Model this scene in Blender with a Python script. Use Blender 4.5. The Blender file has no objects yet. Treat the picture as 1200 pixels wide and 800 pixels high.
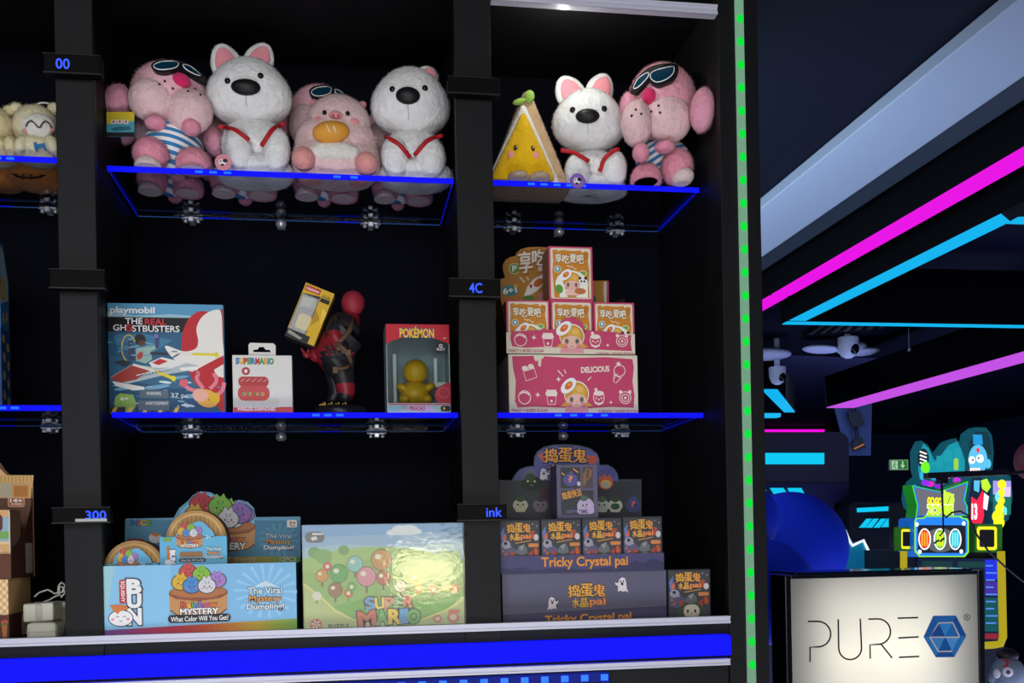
import bpy, bmesh, math, random
from mathutils import Vector, Matrix, Euler
random.seed(7)
S = bpy.context.scene
COL = S.collection
V = Vector
PI = math.pi
# ------------------------------------------------------------------ camera
F, YAW, ROLL, CY, D = 1208.3, .1592, -.0189, 632.8, 1.9
CAM = V((0, -D, 0))
FW = V((math.sin(YAW), math.cos(YAW), 0))
_r = V((math.cos(YAW), -math.sin(YAW), 0)); _u = V((0, 0, 1))
RT = _r*math.cos(ROLL) + _u*math.sin(ROLL)
UP = -_r*math.sin(ROLL) + _u*math.cos(ROLL)
cd = bpy.data.cameras.new('camera'); cam = bpy.data.objects.new('camera', cd); COL.objects.link(cam)
cd.sensor_fit = 'HORIZONTAL'; cd.sensor_width = 36; cd.lens = 36*F/1200
cd.shift_y = (CY-400)/1200
cd.clip_start = .05; cd.clip_end = 100
cam.matrix_world = Matrix((( RT.x, UP.x, -FW.x, CAM.x), (RT.y, UP.y, -FW.y, CAM.y), (RT.z, UP.z, -FW.z, CAM.z), (0, 0, 0, 1)))
S.camera = cam
def ray(px, py): return FW + RT*((px-600)/F) + UP*((CY-py)/F)
def at(px, py, Y):
    d = ray(px, py); return CAM + d*((Y-CAM.y)/d.y)
def atz(px, py, Z):
    d = ray(px, py); return CAM + d*((Z-CAM.z)/d.z)
def atx(px, py, X):
    d = ray(px, py); return CAM + d*((X-CAM.x)/d.x)
def mpp(P): return (P-CAM).dot(FW)/F

# ------------------------------------------------------------------ materials
_mc = {}
def lin(h, g=1.0):
    h = h.lstrip('#'); o = []
    for i in (0, 2, 4):
        c = int(h[i:i+2], 16)/255
        c = c/12.92 if c <= .04045 else ((c+.055)/1.055)**2.4
        o.append(min(c*g, .92))
    return (*o, 1)
def newmat(name):
    m = bpy.data.materials.new(name); m.use_nodes = True
    nt = m.node_tree; return m, nt, nt.nodes['Principled BSDF']
GAIN = 1.25
def pm(h, rough=.5, gain=None, spec=.3, metal=0):
    k = (h, rough, gain, spec, metal)
    if k not in _mc:
        m, nt, b = newmat('paint_'+h)
        b.inputs['Base Color'].default_value = lin(h, GAIN if gain is None else gain)
        b.inputs['Roughness'].default_value = rough; b.inputs['Metallic'].default_value = metal
        b.inputs['Specular IOR Level'].default_value = spec
        # faint procedural unevenness of printed card / plastic
        n = nt.nodes.new('ShaderNodeTexNoise'); n.inputs['Scale'].default_value = 60
        bp = nt.nodes.new('ShaderNodeBump'); bp.inputs['Strength'].default_value = .03; bp.inputs['Distance'].default_value = .002
        nt.links.new(n.outputs['Fac'], bp.inputs['Height']); nt.links.new(bp.outputs[0], b.inputs['Normal'])
        _mc[k] = m
    return _mc[k]
def em(h, s=1.0):
    k = ('em', h, s)
    if k not in _mc:
        m, nt, b = newmat('glow_'+h)
        b.inputs['Base Color'].default_value = (0.01, .01, .01, 1)
        b.inputs['Emission Color'].default_value = lin(h); b.inputs['Emission Strength'].default_value = s
        b.inputs['Roughness'].default_value = .5; b.inputs['Specular IOR Level'].default_value = 0
        _mc[k] = m
    return _mc[k]
def fuzz(h, gain=1.3):
    k = ('fz', h, gain)
    if k not in _mc:
        m, nt, b = newmat('plush_'+h)
        n = nt.nodes.new('ShaderNodeTexNoise'); n.inputs['Scale'].default_value = 55; n.inputs['Detail'].default_value = 4
        tc = nt.nodes.new('ShaderNodeTexCoord'); nt.links.new(tc.outputs['Object'], n.inputs['Vector'])
        r = nt.nodes.new('ShaderNodeMixRGB'); c = lin(h, gain)
        r.inputs[1].default_value = tuple(x*.78 for x in c[:3])+(1,); r.inputs[2].default_value = c
        nt.links.new(n.outputs['Fac'], r.inputs[0]); nt.links.new(r.outputs[0], b.inputs['Base Color'])
        n2 = nt.nodes.new('ShaderNodeTexNoise'); n2.inputs['Scale'].default_value = 85; n2.inputs['Detail'].default_value = 3
        nt.links.new(tc.outputs['Object'], n2.inputs['Vector'])
        bp = nt.nodes.new('ShaderNodeBump'); bp.inputs['Strength'].default_value = .65; bp.inputs['Distance'].default_value = .007
        nt.links.new(n2.outputs['Fac'], bp.inputs['Height']); nt.links.new(bp.outputs[0], b.inputs['Normal'])
        b.inputs['Roughness'].default_value = .9; b.inputs['Specular IOR Level'].default_value = .1
        b.inputs['Sheen Weight'].default_value = .25
        _mc[k] = m
    return _mc[k]
def stripes(h1, h2, freq, tilt=0.0, bend=0.0, gain=1.25, name='striped_cloth'):
    m, nt, b = newmat(name)
    tc = nt.nodes.new('ShaderNodeTexCoord'); sp = nt.nodes.new('ShaderNodeSeparateXYZ')
    nt.links.new(tc.outputs['Object'], sp.inputs[0])
    def math_(op, a, c):
        n = nt.nodes.new('ShaderNodeMath'); n.operation = op
        for i, x in enumerate((a, c)):
            if x is None: continue
            if isinstance(x, (int, float)): n.inputs[i].default_value = x
            else: nt.links.new(x, n.inputs[i])
        return n.outputs[0]
    x2 = math_('MULTIPLY', math_('MULTIPLY', sp.outputs[0], sp.outputs[0]), bend)
    z = math_('ADD', math_('ADD', sp.outputs[2], math_('MULTIPLY', sp.outputs[0], tilt)), x2)
    fr = math_('FRACT', math_('MULTIPLY', z, freq), None)
    gt = math_('GREATER_THAN', fr, .5)
    r = nt.nodes.new('ShaderNodeMixRGB'); r.inputs[1].default_value = lin(h1, gain); r.inputs[2].default_value = lin(h2, gain)
    nt.links.new(gt, r.inputs[0]); nt.links.new(r.outputs[0], b.inputs['Base Color'])
    b.inputs['Roughness'].default_value = .85
    return m
def checks(h1, h2, scale):
    m, nt, b = newmat('gingham')
    tc = nt.nodes.new('ShaderNodeTexCoord'); c = nt.nodes.new('ShaderNodeTexChecker'); c.inputs['Scale'].default_value = scale
    c.inputs[1].default_value = lin(h1, GAIN); c.inputs[2].default_value = lin(h2, GAIN)
    nt.links.new(tc.outputs['Object'], c.inputs['Vector']); nt.links.new(c.outputs[0], b.inputs['Base Color'])
    b.inputs['Roughness'].default_value = .6
    return m
def clear(name, tint, refl=.06, rough=.02):
    m, nt, b = newmat(name); nt.nodes.remove(b)
    out = nt.nodes['Material Output']
    t = nt.nodes.new('ShaderNodeBsdfTransparent'); t.inputs[0].default_value = tint
    g = nt.nodes.new('ShaderNodeBsdfGlossy'); g.inputs['Roughness'].default_value = rough
    lw = nt.nodes.new('ShaderNodeLayerWeight'); lw.inputs[0].default_value = .5
    pw = nt.nodes.new('ShaderNodeMath'); pw.operation = 'POWER'; pw.inputs[1].default_value = 4; nt.links.new(lw.outputs['Facing'], pw.inputs[0])
    fr = nt.nodes.new('ShaderNodeMath'); fr.operation = 'MULTIPLY_ADD'; fr.inputs[1].default_value = .8; fr.inputs[2].default_value = refl*.6; nt.links.new(pw.outputs[0], fr.inputs[0])
    mx = nt.nodes.new('ShaderNodeMixShader')
    nt.links.new(fr.outputs[0], mx.inputs[0]); nt.links.new(t.outputs[0], mx.inputs[1]); nt.links.new(g.outputs[0], mx.inputs[2])
    nt.links.new(mx.outputs[0], out.inputs[0])
    return m

# ------------------------------------------------------------------ mesh builder
_tx = {}
def text2d(s, off):
    k = (s, off)
    if k not in _tx:
        c = bpy.data.curves.new('t', 'FONT'); c.body = s; c.resolution_u = 3; c.offset = off
        o = bpy.data.objects.new('t', c); COL.objects.link(o)
        bpy.context.view_layer.update()
        m = o.evaluated_get(bpy.context.evaluated_depsgraph_get()).to_mesh()
        vs = [(v.co.x, v.co.y) for v in m.vertices]; fs = [tuple(p.vertices) for p in m.polygons]
        c0 = text2d(s, 0)[2] if off else None
        bb = c0 or (min(v[0] for v in vs), min(v[1] for v in vs), max(v[0] for v in vs), max(v[1] for v in vs))
        _tx[k] = (vs, fs, bb)
        bpy.data.objects.remove(o); bpy.data.curves.remove(c)
    return _tx[k]
class B:
    def __init__(s, m=None):
        s.bm = bmesh.new(); s.fn = {}; s.ms = []; s.i = 0; s.sm = False
        if m: s.m(m)
    def m(s, mat, smooth=None):
        if mat not in s.ms: s.ms.append(mat)
        s.i = s.ms.index(mat)
        if smooth is not None: s.sm = smooth
        return s
    def _f(s, faces, smooth=None):
        for f in faces:
            f.material_index = s.i; f.smooth = s.sm if smooth is None else smooth
    def face(s, pts, smooth=False):
        f = s.bm.faces.new([s.bm.verts.new(p) for p in pts]); s._f([f], smooth); return f
    def _new(s, vs, smooth):
        fs = set()
        for v in vs: fs.update(v.link_faces)
        s._f(fs, smooth)
    def ell(s, c, r, rot=(0, 0, 0), seg=28, fn=None, basis=None):
        r = (r, r, r) if isinstance(r, (int, float)) else r
        R = basis if basis else Euler(rot).to_matrix()
        vs = bmesh.ops.create_uvsphere(s.bm, u_segments=seg, v_segments=max(8, seg*2//3), radius=1)['verts']
        for v in vs:
            p = v.co.copy()
            if fn: p = V(fn(p))
            v.co = V(c) + R @ V((p.x*r[0], p.y*r[1], p.z*r[2]))
        s._new(vs, True); return s
    def box(s, a, b, bev=0):
        a, b = V(a), V(b)
        vs = bmesh.ops.create_cube(s.bm, size=1)['verts']
        for v in vs: v.co = V(((a[i]+b[i])/2 + v.co[i]*abs(b[i]-a[i]) for i in range(3)))
        s._new(vs, False)
        if bev:
            es = set()
            for v in vs: es.update(v.link_edges)
            r = bmesh.ops.bevel(s.bm, geom=list(es), offset=bev, segments=2, affect='EDGES', profile=.5)
            s._f(r['faces'])
        return s
    def obox(s, o, u, v, w):
        """box from a corner and three edge vectors"""
        o, u, v, w = V(o), V(u), V(v), V(w)
        p = [s.bm.verts.new(o+u*i+v*j+w*k) for k in (0, 1) for j in (0, 1) for i in (0, 1)]
        for q in ((0, 2, 3, 1), (4, 5, 7, 6), (0, 1, 5, 4), (2, 6, 7, 3), (0, 4, 6, 2), (1, 3, 7, 5)):
            s._f([s.bm.faces.new([p[i] for i in q])], False)
        return s
    def prism(s, pts, w, smooth=False):
        """polygon in space thickened along w"""
        w = V(w); a = [s.bm.verts.new(V(p)) for p in pts]; b = [s.bm.verts.new(V(p)+w) for p in pts]
        n = len(a); fs = [s.bm.faces.new(a), s.bm.faces.new(b[::-1])]
        s._f(fs, False)
        s._f([s.bm.faces.new((a[(i+1) % n], a[i], b[i], b[(i+1) % n])) for i in range(n)], smooth)
        return s
    def tube(s, pts, r, seg=8, cap=True, closed=False):
        pts = [V(p) for p in pts]; n = len(pts); rings = []
        rr = r if isinstance(r, (list, tuple)) else [r]*n
        up = None
        for i, p in enumerate(pts):
            t = (pts[(i+1) % n if closed else min(i+1, n-1)] - pts[i-1 if (closed or i) else 0]).normalized()
            if up is None:
                up = t.orthogonal().normalized()
            up = (up - t*up.dot(t)).normalized(); b = t.cross(up)
            rings.append([s.bm.verts.new(p + (up*math.cos(2*PI*k/seg) + b*math.sin(2*PI*k/seg))*rr[i]) for k in range(seg)])
        fs = []
        for i in range(n if closed else n-1):
            A, C = rings[i], rings[(i+1) % n]
            for k in range(seg): fs.append(s.bm.faces.new((A[k], A[(k+1) % seg], C[(k+1) % seg], C[k])))
        s._f(fs, True)
        if cap and not closed: s._f([s.bm.faces.new(rings[0][::-1]), s.bm.faces.new(rings[-1])], False)
        return s
    def lathe(s, prof, c, axis='z', seg=32):
        rings = []
        for r, h in prof:
            row = []
            for k in range(seg):
                a = 2*PI*k/seg; x, y = r*math.cos(a), r*math.sin(a)
                p = V((x, y, h)) if axis == 'z' else V((x, h, y)) if axis == 'y' else V((h, x, y))
                row.append(s.bm.verts.new(V(c)+p))
            rings.append(row)
        fs = []
        for A, C in zip(rings, rings[1:]):
            for k in range(seg): fs.append(s.bm.faces.new((A[k], A[(k+1) % seg], C[(k+1) % seg], C[k])))
        s._f(fs, True)
        s._f([s.bm.faces.new(rings[0][::-1]), s.bm.faces.new(rings[-1])], False)
        return s
    def fur(s, n, L, lean=.45, w=.0006):
        fs = list(s.bm.faces); ar = [f.calc_area() for f in fs]
        if not fs: return s
        for f in random.choices(fs, ar, k=n):
            vs = f.verts; a, b, c = vs[0].co, vs[1].co, vs[2].co
            u, v = random.random(), random.random()
            if u+v > 1: u, v = 1-u, 1-v
            if len(vs) == 4 and random.random() < .5: b, c = c, vs[3].co
            p = a+(b-a)*u+(c-a)*v; nn = f.normal
            d = V((random.uniform(-1, 1), random.uniform(-1, 1), random.uniform(-1.6, .3)))
            d = d-nn*d.dot(nn); d = (d.normalized()*.85+nn*random.uniform(.3, .75)).normalized()
            t = nn.cross(d).normalized()*w
            q = s.bm.faces.new([s.bm.verts.new(x) for x in (p+t-nn*.0006, p-t-nn*.0006, p+d*L*random.uniform(.5, 1.1))])
            q.material_index = f.material_index; q.smooth = True
            for x in q.verts: s.fn[x] = nn.copy()
        return s
    def floor(s, z):
        for v in s.bm.verts:
            if v.co.z < z: v.co.z = z
        return s
    def build(s, name, parent=None, label=None, kind=None, cat=None, group=None, loc=None, norm=True):
        if norm: bmesh.ops.recalc_face_normals(s.bm, faces=s.bm.faces)
        if parent is not None: o0 = parent['_o']; o0 = V(o0)
        elif loc is not None: o0 = V(loc)
        else:
            xs = [v.co for v in s.bm.verts]
            o0 = V((sum(c.x for c in xs)/len(xs), sum(c.y for c in xs)/len(xs), min(c.z for c in xs)))
        for v in s.bm.verts: v.co -= o0
        me = bpy.data.meshes.new(name)
        nr = None
        if s.fn:
            s.bm.normal_update(); nr = [tuple(s.fn.get(v, v.normal)) for v in s.bm.verts]
        s.bm.to_mesh(me); s.bm.free()
        if nr: me.normals_split_custom_set_from_vertices(nr)
        for m in s.ms: me.materials.append(m)
        o = bpy.data.objects.new(name, me); COL.objects.link(o); o['_o'] = tuple(o0)
        if parent is not None: o.parent = parent
        else: o.location = o0
        tag(o, label, cat, group, kind)
        return o
def tag(o, label=None, cat=None, group=None, kind=None):
    for k, v in (('label', label), ('category', cat), ('group', group), ('kind', kind)):
        if v: o[k] = v
    return o
def T(name, loc, label, cat, group=None):
    o = bpy.data.objects.new(name, None); COL.objects.link(o); o.location = loc; o['_o'] = tuple(loc); o.empty_display_size = .02
    return tag(o, label, cat, group)
def dup(r, delta, label, rotz=0, scale=None, group=None, skip=()):
    c = r.copy(); COL.objects.link(c); c.location = r.location + V(delta); c.rotation_euler = (0, 0, rotz)
    if scale: c.scale = scale
    c['label'] = label
    if group: c['group'] = group
    def rec(a, b):
        for ch in list(a.children):
            if ch.name.split('.')[0] in skip: continue
            k = ch.copy(); COL.objects.link(k); k.parent = b; rec(ch, k)
    rec(r, c); return c

class Face:
    """a flat printed surface: origin, width and height vectors, outward normal; drawn in stacked thin layers"""
    def __init__(s, o, u, v, n, rect):
        s.o, s.u, s.v, s.n = V(o), V(u), V(v), V(n).normalized(); s.L, s.T, s.R, s.Bt = rect
        s.b = B(); s.t = B(); s.k = 0
    def p(s, x, y, up=0):
        return s.o + s.u*((x-s.L)/(s.R-s.L)) + s.v*((s.Bt-y)/(s.Bt-s.T)) + s.n*(.0001+.000015*s.k+up)
    def poly(s, pts, m, b=None):
        s.k += 1; b = b or s.b; b.m(m); f = b.face([s.p(*q) for q in pts]); return s
    def rect(s, x0, y0, x1, y1, m): return s.poly([(x0, y0), (x1, y0), (x1, y1), (x0, y1)], m)
    def rrect(s, x0, y0, x1, y1, r, m):
        pts = []
        for cx, cy, a0 in ((x1-r, y0+r, -90), (x1-r, y1-r, 0), (x0+r, y1-r, 90), (x0+r, y0+r, 180)):
            for k in range(6):
                a = math.radians(a0+90*k/5); pts.append((cx+r*math.cos(a), cy+r*math.sin(a)))
        return s.poly(pts, m)
    def oval(s, cx, cy, rx, ry, m, rot=0, n=24):
        c, d = math.cos(math.radians(rot)), math.sin(math.radians(rot)); pts = []
        for k in range(n):
            a = 2*PI*k/n; x, y = rx*math.cos(a), ry*math.sin(a); pts.append((cx+x*c-y*d, cy+x*d+y*c))
        return s.poly(pts, m)
    def ring(s, cx, cy, rx, ry, w, m, n=28, a0=0, a1=360):
        pts = [(cx+rx*math.cos(math.radians(a0+(a1-a0)*k/n)), cy+ry*math.sin(math.radians(a0+(a1-a0)*k/n))) for k in range(n+1)]
        return s.line(pts, w, m)
    def line(s, pts, w, m, b=None):
        s.k += 1; b = b or s.b; b.m(m); L, R = [], []
        for i, (x, y) in enumerate(pts):
            x0, y0 = pts[max(i-1, 0)]; x1, y1 = pts[min(i+1, len(pts)-1)]
            if pts[0] == pts[-1] or (abs(pts[0][0]-pts[-1][0])+abs(pts[0][1]-pts[-1][1]) < 1e-3):
                if i == 0: x0, y0 = pts[-2]
                if i == len(pts)-1: x1, y1 = pts[1]
            dx, dy = x1-x0, y1-y0; l = math.hypot(dx, dy) or 1
            L.append((x-dy/l*w/2, y+dx/l*w/2)); R.append((x+dy/l*w/2, y-dx/l*w/2))
        for i in range(len(pts)-1):
            b.face([s.p(*L[i]), s.p(*L[i+1]), s.p(*R[i+1]), s.p(*R[i])])
        return s
    def star(s, cx, cy, r, m, n=4, q=.3, rot=0):
        return s.poly([(cx+(r if k % 2 == 0 else r*q)*math.sin(PI*k/n+rot), cy-(r if k % 2 == 0 else r*q)*math.cos(PI*k/n+rot)) for k in range(2*n)], m)
    def text(s, t, x0, y0, x1, y1, m, bold=.02, out=None, ow=.06, rot=0, shear=0):
        """lettering stretched to a box"""
        for mm, off in (([(out, bold+ow)] if out else []) + [(m, bold)]):
            fat = off > .01 and any(ord(ch) > 0x2fff for ch in t); vs, fs, bb = text2d(t, 0 if fat else off); s.k += 1; s.t.m(mm)
            cx, cy = (x0+x1)/2, (y0+y1)/2; c, d = math.cos(math.radians(rot)), math.sin(math.radians(rot))
            sh = [(0, 0)]
            if fat: sh = [(off, off), (-off, off), (off, -off), (-off, -off)] if off > .055 else [(off*.7, off*.3), (-off*.7, -off*.3)]
            for sx, sy in sh:
              if fat: s.k += .5
              vv = []
              for (a, e) in vs:
                a += sx; e += sy
                x = x0+(a-bb[0])/(bb[2]-bb[0])*(x1-x0); y = y1-(e-bb[1])/(bb[3]-bb[1])*(y1-y0)
                x += shear*(cy-y); x -= cx; y -= cy
                vv.append(s.t.bm.verts.new(s.p(cx+x*c-y*d, cy+x*d+y*c)))
              for f in fs:
                try: q = s.t.bm.faces.new([vv[i] for i in f]); q.material_index = s.t.i
                except ValueError: pass
        return s
    def multi(s, t, x0, y0, x1, y1, ms, **k):
        """one letter after another, each in its own colour"""
        wd = [.35 if ch == ' ' else text2d(ch, 0)[2][2]-text2d(ch, 0)[2][0] for ch in t]
        gap = .12; u = (x1-x0)/(sum(wd)+gap*(len(t)-1)); x = x0; L = []
        hs = [text2d(ch, 0)[2] if ch != ' ' else (0, 0, 1, .7) for ch in t]; top, bot = max(h[3] for h in hs), min(h[1] for h in hs)
        for i, ch in enumerate(t):
            if ch != ' ':
                ya = y1-(hs[i][3]-bot)/(top-bot)*(y1-y0); yb = y1-(hs[i][1]-bot)/(top-bot)*(y1-y0)
                L.append((ch, x, ya, x+wd[i]*u, yb, ms[i % len(ms)], 0))
            x += (wd[i]+gap)*u
        return s.word(L, **k)
    def word(s, L, bold=.02, out=None, ow=.05):
        """letters with a common outline behind all of them"""
        if out:
            for ch, x0, y0, x1, y1, m, r in L: s.text(ch, x0, y0, x1, y1, out, bold=bold+ow, rot=r); s.k -= 1
            s.k += 1
        for ch, x0, y0, x1, y1, m, r in L: s.text(ch, x0, y0, x1, y1, m, bold=bold, rot=r)
        return s
    def done(s, parent, name='printed_front', tname='lettering'):
        if len(s.b.bm.verts) and len(s.t.bm.verts) and 'lettering' in tname:   # words printed on the card belong to its print
            vm = {v: s.b.bm.verts.new(v.co) for v in s.t.bm.verts}
            for fc in s.t.bm.faces:
                s.b.m(s.t.ms[fc.material_index]); q = s.b.bm.faces.new([vm[v] for v in fc.verts]); q.material_index = s.b.i
            s.t.bm.free(); s.t = B()
        if len(s.b.bm.verts): s.b.build(name, parent, norm=False)
        else: s.b.bm.free()
        if len(s.t.bm.verts): s.t.build(tname, parent, norm=False)
        else: s.t.bm.free()
def hit(px, py, ells):
    """first point where a sight line meets axis-aligned ellipsoids: point, normal"""
    best = None; d = ray(px, py)
    for c, r in ells:
        c = V(c); o = V(((CAM[i]-c[i])/r[i] for i in range(3))); q = V((d[i]/r[i] for i in range(3)))
        a, b, k = q.dot(q), 2*o.dot(q), o.dot(o)-1; dis = b*b-4*a*k
        t = (-b-math.sqrt(dis))/(2*a) if dis > 0 else -b/(2*a)
        key = (0 if dis > 0 else 1, t)
        if best is None or key < best[0]:
            P = CAM+d*t; n = V(((P[i]-c[i])/r[i]**2 for i in range(3))).normalized(); best = (key, P, n)
    return best[1], best[2]
def feat(b, px, py, rx, ry, ells, th=.003, rot=0, seg=16):
    """a small domed patch lying on ellipsoids"""
    P, n = hit(px, py, ells); s = mpp(P)
    t = V((0, 0, 1)).cross(n).normalized(); q = n.cross(t)
    c, d = math.cos(math.radians(rot)), math.sin(math.radians(rot)); t, q = t*c+q*d, q*c-t*d
    Bm = Matrix((t, q, n)).transposed()
    b.ell(P, (rx*s, ry*s, th), basis=Bm, seg=seg); return b
def onto(b, pts, ells, w=.004, lift=.001):
    """a polygon laid over ellipsoids and thickened outwards"""
    hs = [hit(x, y, ells) for x, y in pts]
    lo = [b.bm.verts.new(P-n*.002) for P, n in hs]; hi = [b.bm.verts.new(P+n*(w+lift)) for P, n in hs]
    N = len(pts); fs = [b.bm.faces.new(hi)] + [b.bm.faces.new((lo[i], lo[(i+1) % N], hi[(i+1) % N], hi[i])) for i in range(N)]
    b._f(fs, False); return b
def curvy(pts, n=4):
    out = []; N = len(pts)
    for i in range(N):
        a, b, c, d = (V((*pts[(i+k) % N], 0)) for k in (-1, 0, 1, 2))
        for k in range(n):
            t = k/n; q = b*2+(c-a)*t+(a*2-b*5+c*4-d)*t*t+(b*3-a-c*3+d)*t**3; out.append((q.x/2, q.y/2))
    return out
def along(pts, ells, n=8, lift=.002):
    out = []
    for (x0, y0), (x1, y1) in zip(pts, pts[1:]):
        for k in range(n):
            P, m = hit(x0+(x1-x0)*k/n, y0+(y1-y0)*k/n, ells); out.append(P+m*lift)
    P, m = hit(*pts[-1], ells); out.append(P+m*lift)
    for _ in range(3): out = [out[0]]+[(out[i-1]+out[i]*2+out[i+1])/4 for i in range(1, len(out)-1)]+[out[-1]]
    return out
# ------------------------------------------------------------------ display cabinet
SB, SD = .129, .282
BK = SB+SD                      # back wall
Z1, Z2, ZL = .717, .2543, -.159
P1L, P1R, P2L, P2R = -.4866, -.4232, .2142, .2824
FR, FE = .727, .807
ZTOP = at(300, 74, BK).z
ZBOT = -1.55
m_black, nt, b_ = newmat('black_board')
b_.inputs['Base Color'].default_value = (.0040, .0042, .0054, 1); b_.inputs['Roughness'].default_value = .55; b_.inputs['Specular IOR Level'].default_value = .25
n_ = nt.nodes.new('ShaderNodeTexNoise'); n_.inputs['Scale'].default_value = 300
bp_ = nt.nodes.new('ShaderNodeBump'); bp_.inputs['Strength'].default_value = .08; bp_.inputs['Distance'].default_value = .001
nt.links.new(n_.outputs['Fac'], bp_.inputs['Height']); nt.links.new(bp_.outputs[0], b_.inputs['Normal'])
m_alu = pm('c8c8da', .4, 1.05, .4, .1)
m_back = pm('0a0c15', .7, 1.0, .04)
m_chrome = pm('d6dae4', .2, 1, .6, .55)
m_dark = pm('101014', .35)
m_blue = em('0308ff', 1.05)
cab = T('display_cabinet', (0.1, .2, ZBOT), 'tall black display cabinet with open bays full of plush toys and boxes', 'cabinet')
b = B(m_back); b.box((-1.6, BK, ZBOT), (FE, BK+.02, ZTOP+.05)); b.build('back_panel', cab)
for x0, x1 in ((P1L, P1R), (P2L, P2R)):
    b = B(m_black); b.box((x0+.017, .018, ZL-.03), (x1-.017, BK, ZTOP+.4)); b.box((x0, 0, ZL-.03), (x1, .018, ZTOP+.4), .001)
    b.build('divider', cab)
b = B(m_black); b.box((FR+.004, .018, ZBOT), (FE, BK+.02, ZTOP+.4)); b.box((FR, 0, ZBOT), (FE, .018, ZTOP+.4), .001); b.build('side_panel', cab)
b = B(m_black); b.box((-1.6, .012, ZTOP), (FE-.004, BK+.018, ZTOP+.03)); b.build('top_panel', cab)
ZS = ZL-.006                    # ledge surface, below the lip
b = B(m_black); b.box((-1.6, .004, ZS-.03), (FR+.003, BK, ZS)); b.build('ledge', cab)
b = B(m_black); b.box((-1.6, .01, ZBOT), (FR+.003, .03, ZS-.03)); b.build('lower_front', cab)
def alu(x0, x1, z0, z1, y0=-.014):
    b = B(m_alu); h = z1-z0
    b.box((x0, y0+.002, z0), (x1, .006, z1)); b.box((x0, y0, z0+h*.72), (x1, y0+.003, z1)); b.box((x0, y0, z0), (x1, y0+.003, z0+h*.3))
    return b.build('aluminium_trim', cab)
zp = at(853, 721.5, -.014).z
alu(-1.6, at(853, 722, 0).x, at(853, 730, -.014).z, zp)
alu(-1.6, at(853, 775, 0).x, at(853, 779, -.014).z, at(853, 771.5, -.014).z)
alu(at(575, 0, 0).x, at(838, 12, 0).x, at(838, 16.5, -.014).z, at(838, 5, -.014).z)
b = B(m_blue); zb0, zb1 = at(856, 767.5, -.012).z, at(856, 743, -.012).z; xb = at(857, 755, -.012).x
b.prism([(-1.6, -.012, zb0), (xb, -.012, zb0), (xb, -.012, zb1-.004), (xb-.006, -.012, zb1), (-1.6, -.012, zb1)], (0, .02, 0))
b.build('light_band', cab, 'bright blue glowing band below the ledge')
# dotted blue strip under the band
ls = T('light_strip', at(450, 800, -.01), 'blue LED tape with square lights below the ledge, seen at the bottom edge', 'light strip')
zz = at(712, 793, -.012).z; xe = at(714, 793, -.012).x
b = B(em('2030b0', .5)); b.box((-1.0, -.014, zz-.008), (xe, .01, zz+.008)); b.box((xe-.012, -.014, zz-.25), (xe, .01, zz+.008)); b.build('tape', ls)
for k in range(20):
    x = xe-.01-.038*k
    b = B(em('1e50ff', 3)); b.box((x-.007, -.016, zz-.006), (x+.007, -.0135, zz+.006), .001); b.build('led', ls)
# green LED strip on the side panel
gs = T('light_strip', ((FR+FE)/2, -.004, ZBOT), 'vertical LED strip glowing green on the black side panel edge', 'light strip')
lx = .769; b = B(em('7fae90', .8)); b.box((lx-.0085, -.008, ZBOT), (lx+.0085, .002, ZTOP+.4), .003); b.build('diffuser', gs)
z0 = at(868, 21.7, -.008).z; dz = z0-at(868, 48.7, -.008).z
for k in range(-1, 31):
    b = B(em('00e63c', 1.0)); b.ell((lx, -.0075, z0-dz*k), (.0072, .002, .0095), seg=12); b.build('led', gs)

# ------------------------------------------------------------------ acrylic shelves
m_gl = clear('acrylic', (.9, .91, .96, 1))
m_led = em('1c60ff', 1.5)
def clamp(px, py, z, parent):
    P = at(px, py, BK); x = P.x; b = B(m_chrome)
    b.box((x-.022, BK-.016, z-.014), (x+.022, BK-.001, z-.0105), .002)
    b.box((x-.016, BK-.028, z-.0165), (x+.016, BK-.006, z-.0125), .0015)
    b.box((x-.006, BK-.034, z-.024), (x+.006, BK, z-.013), .002)
    for dx in (-.013, .013): b.lathe([(.004, -.023), (.0045, -.0215), (.0045, -.0135)], (x+dx, BK-.018, z), seg=10)
    return b.build('clamp', parent)
def hook(px, py, z, parent):
    P = at(px, py, BK); b = B(m_chrome); b.lathe([(.006, -.03), (.012, -.024), (.012, -.018), (.006, -.0105)], (P.x, BK-.02, z), seg=12)
    b.box((P.x-.009, BK-.012, z-.028), (P.x+.009, BK, z-.0105), .002); return b.build('bracket', parent)
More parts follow.
